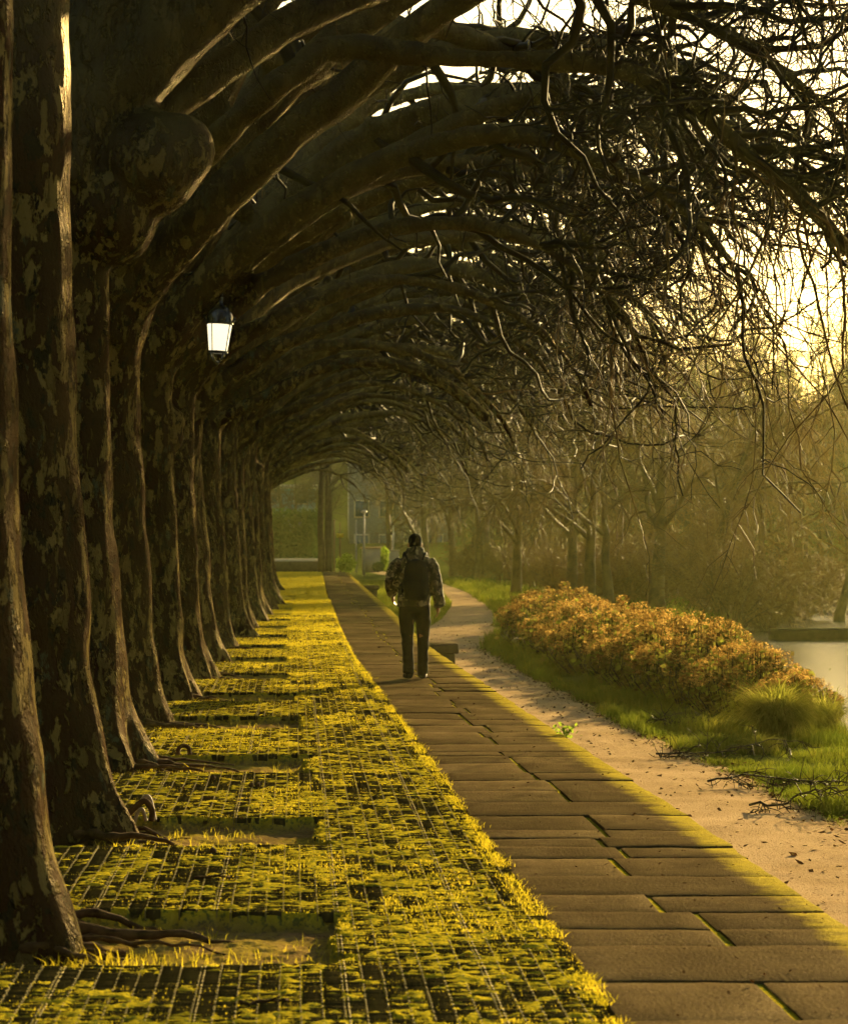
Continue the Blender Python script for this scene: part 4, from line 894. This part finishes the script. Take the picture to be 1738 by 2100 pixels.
for (u, Y, r, lb) in [(659, 132, .14, 'dark straight trunk at the end of the mossy strip, thickest of three'), (670, 136, .11, 'straight trunk just right of the thickest far trunk'), (677, 139, .09, 'thinnest of the three straight trunks before the shrub')]:
    t = thing('slim_tree', lb, 'tree', (gx(u, Y), Y, -.2), 0, 'straight trunks at the far end'); g = np.random.default_rng(u); b = MB(); n = 9; s = np.linspace(0, 1, n)
    tp = np.stack([np.cumsum(g.normal(0, .02, n)), np.cumsum(g.normal(0, .02, n)), 7.5 * s], -1); tr = r * (1.25 - .9 * s); b.tube(tp, tr, 10); b.obj('trunk', M_wall, t)
    c = MB(); p, d, r_, t_ = sprout(tp[None], tr[None], 22, g, .5, 1, (30, 60), (0, 0, .3)); A = grow(p, d, g.uniform(.6, 2, len(p)), 6, .2, .2, g); ra = taper(np.full(len(p), .03), np.full(len(p), .01), 6); c.tubes(A, ra, 4)
    p, d, r_, t_ = sprout(A, ra, 8, g, .1, 1, (30, 70)); c.tubes(grow(p, d, g.uniform(.2, .9, len(p)), 4, .3, .2, g), taper(np.full(len(p), .012), np.full(len(p), .006), 4), 3); c.obj('crown', M_far, t)
# blue-grey building behind the lawn, pale houses on the slope
M_blue = plain('blue_facade', (.10, .20, .27), .6, .3, .15, 1); M_glass = plain('dark_glass', (.05, .08, .11), .15, .6); M_cream = plain('cream_wall', (.45, .40, .32), .8, .2, .12, 1); M_roof = plain('slate_roof', (.14, .15, .17), .5, .4)
def house(name, label, x, y, z, w, d, h, mat, rows, cols, roof=True):
    t = thing(name, label, 'building', (x, y, z)); b = MB(); b.box((-w / 2, 0, -1), (w / 2, d, h)); b.obj('wall', mat, t, smooth=False)
    b = MB()
    if roof: b.add([(-w / 2 - .4, -.4, h + .003), (w / 2 + .4, -.4, h + .003), (w / 2 + .4, d + .4, h + .003), (-w / 2 - .4, d + .4, h + .003), (-w / 2, d / 2, h + 1.9), (w / 2, d / 2, h + 1.9)], [(0, 1, 5, 4), (2, 3, 4, 5)], [(1, 2, 5), (3, 0, 4)])
    else: b.box((-w / 2 - .3, -.3, h + .003), (w / 2 + .3, d + .3, h + .35))
    b.obj('roof', M_roof if roof else M_cream, t, smooth=False)
    for r in range(rows):
        for c in range(cols):
            cx_ = -w / 2 + (c + .5) * w / cols; cz = .9 + r * 2.9; f = MB(); f.box((cx_ - .65, -.05, cz), (cx_ + .65, .02, cz + 1.5)); fo = f.obj('window', M_cream, t, smooth=False); f = MB(); f.box((cx_ - .55, -.07, cz + .1), (cx_ + .55, -.052, cz + 1.4)); f.obj('pane', M_glass, fo, smooth=False)
    return t
house('blue_building', 'pale blue building beyond the hedge at the far left', -2.2, 262, .6, 8, 7, 5.2, M_blue, 2, 3, False)
hz = float(ground_z(np.array([8.8]), np.array([255.0]))[0])
house('terrace_building', 'long flat-roofed building with sunlit parapet seen through the branches', 8.8, 250, hz - 2, 8.4, 8, at(0, 917, 250).z - hz + 1.7, M_roof, 2, 4, False)
house('hill_house', 'small pale house higher on the wooded slope', 13.0, 330, float(ground_z(np.array([13.0]), np.array([330.0]))[0]), 6, 6, 5, M_cream, 2, 2, True)
# dark jetty in the river
b = MB(); b.box((13.2, 80, -1.4), (44, 81.8, -.92), .0); simple('jetty', 'low dark jetty lying across the river at the right', 'jetty', b, plain('wet_wood', (.03, .026, .018), .9, 0))

# ------------------------------------------------------------------ haze
HZ = 0.00012
km = bpy.data.materials.new('haze'); km.use_nodes = True; tn = km.node_tree; tn.nodes.remove(tn.nodes['Principled BSDF'])
pv = tn.nodes.new('ShaderNodeVolumePrincipled'); pv.inputs['Color'].default_value = (.82, .88, .28, 1); pv.inputs['Density'].default_value = HZ; pv.inputs['Anisotropy'].default_value = .55
tn.links.new(pv.outputs[0], tn.nodes['Material Output'].inputs['Volume'])
b = MB(); b.box((-1000, -250, -6), (1000, 2600, 75)); o = b.obj('haze', km, smooth=False); tag(o, 'warm morning haze filling the avenue', 'haze', kind='stuff')
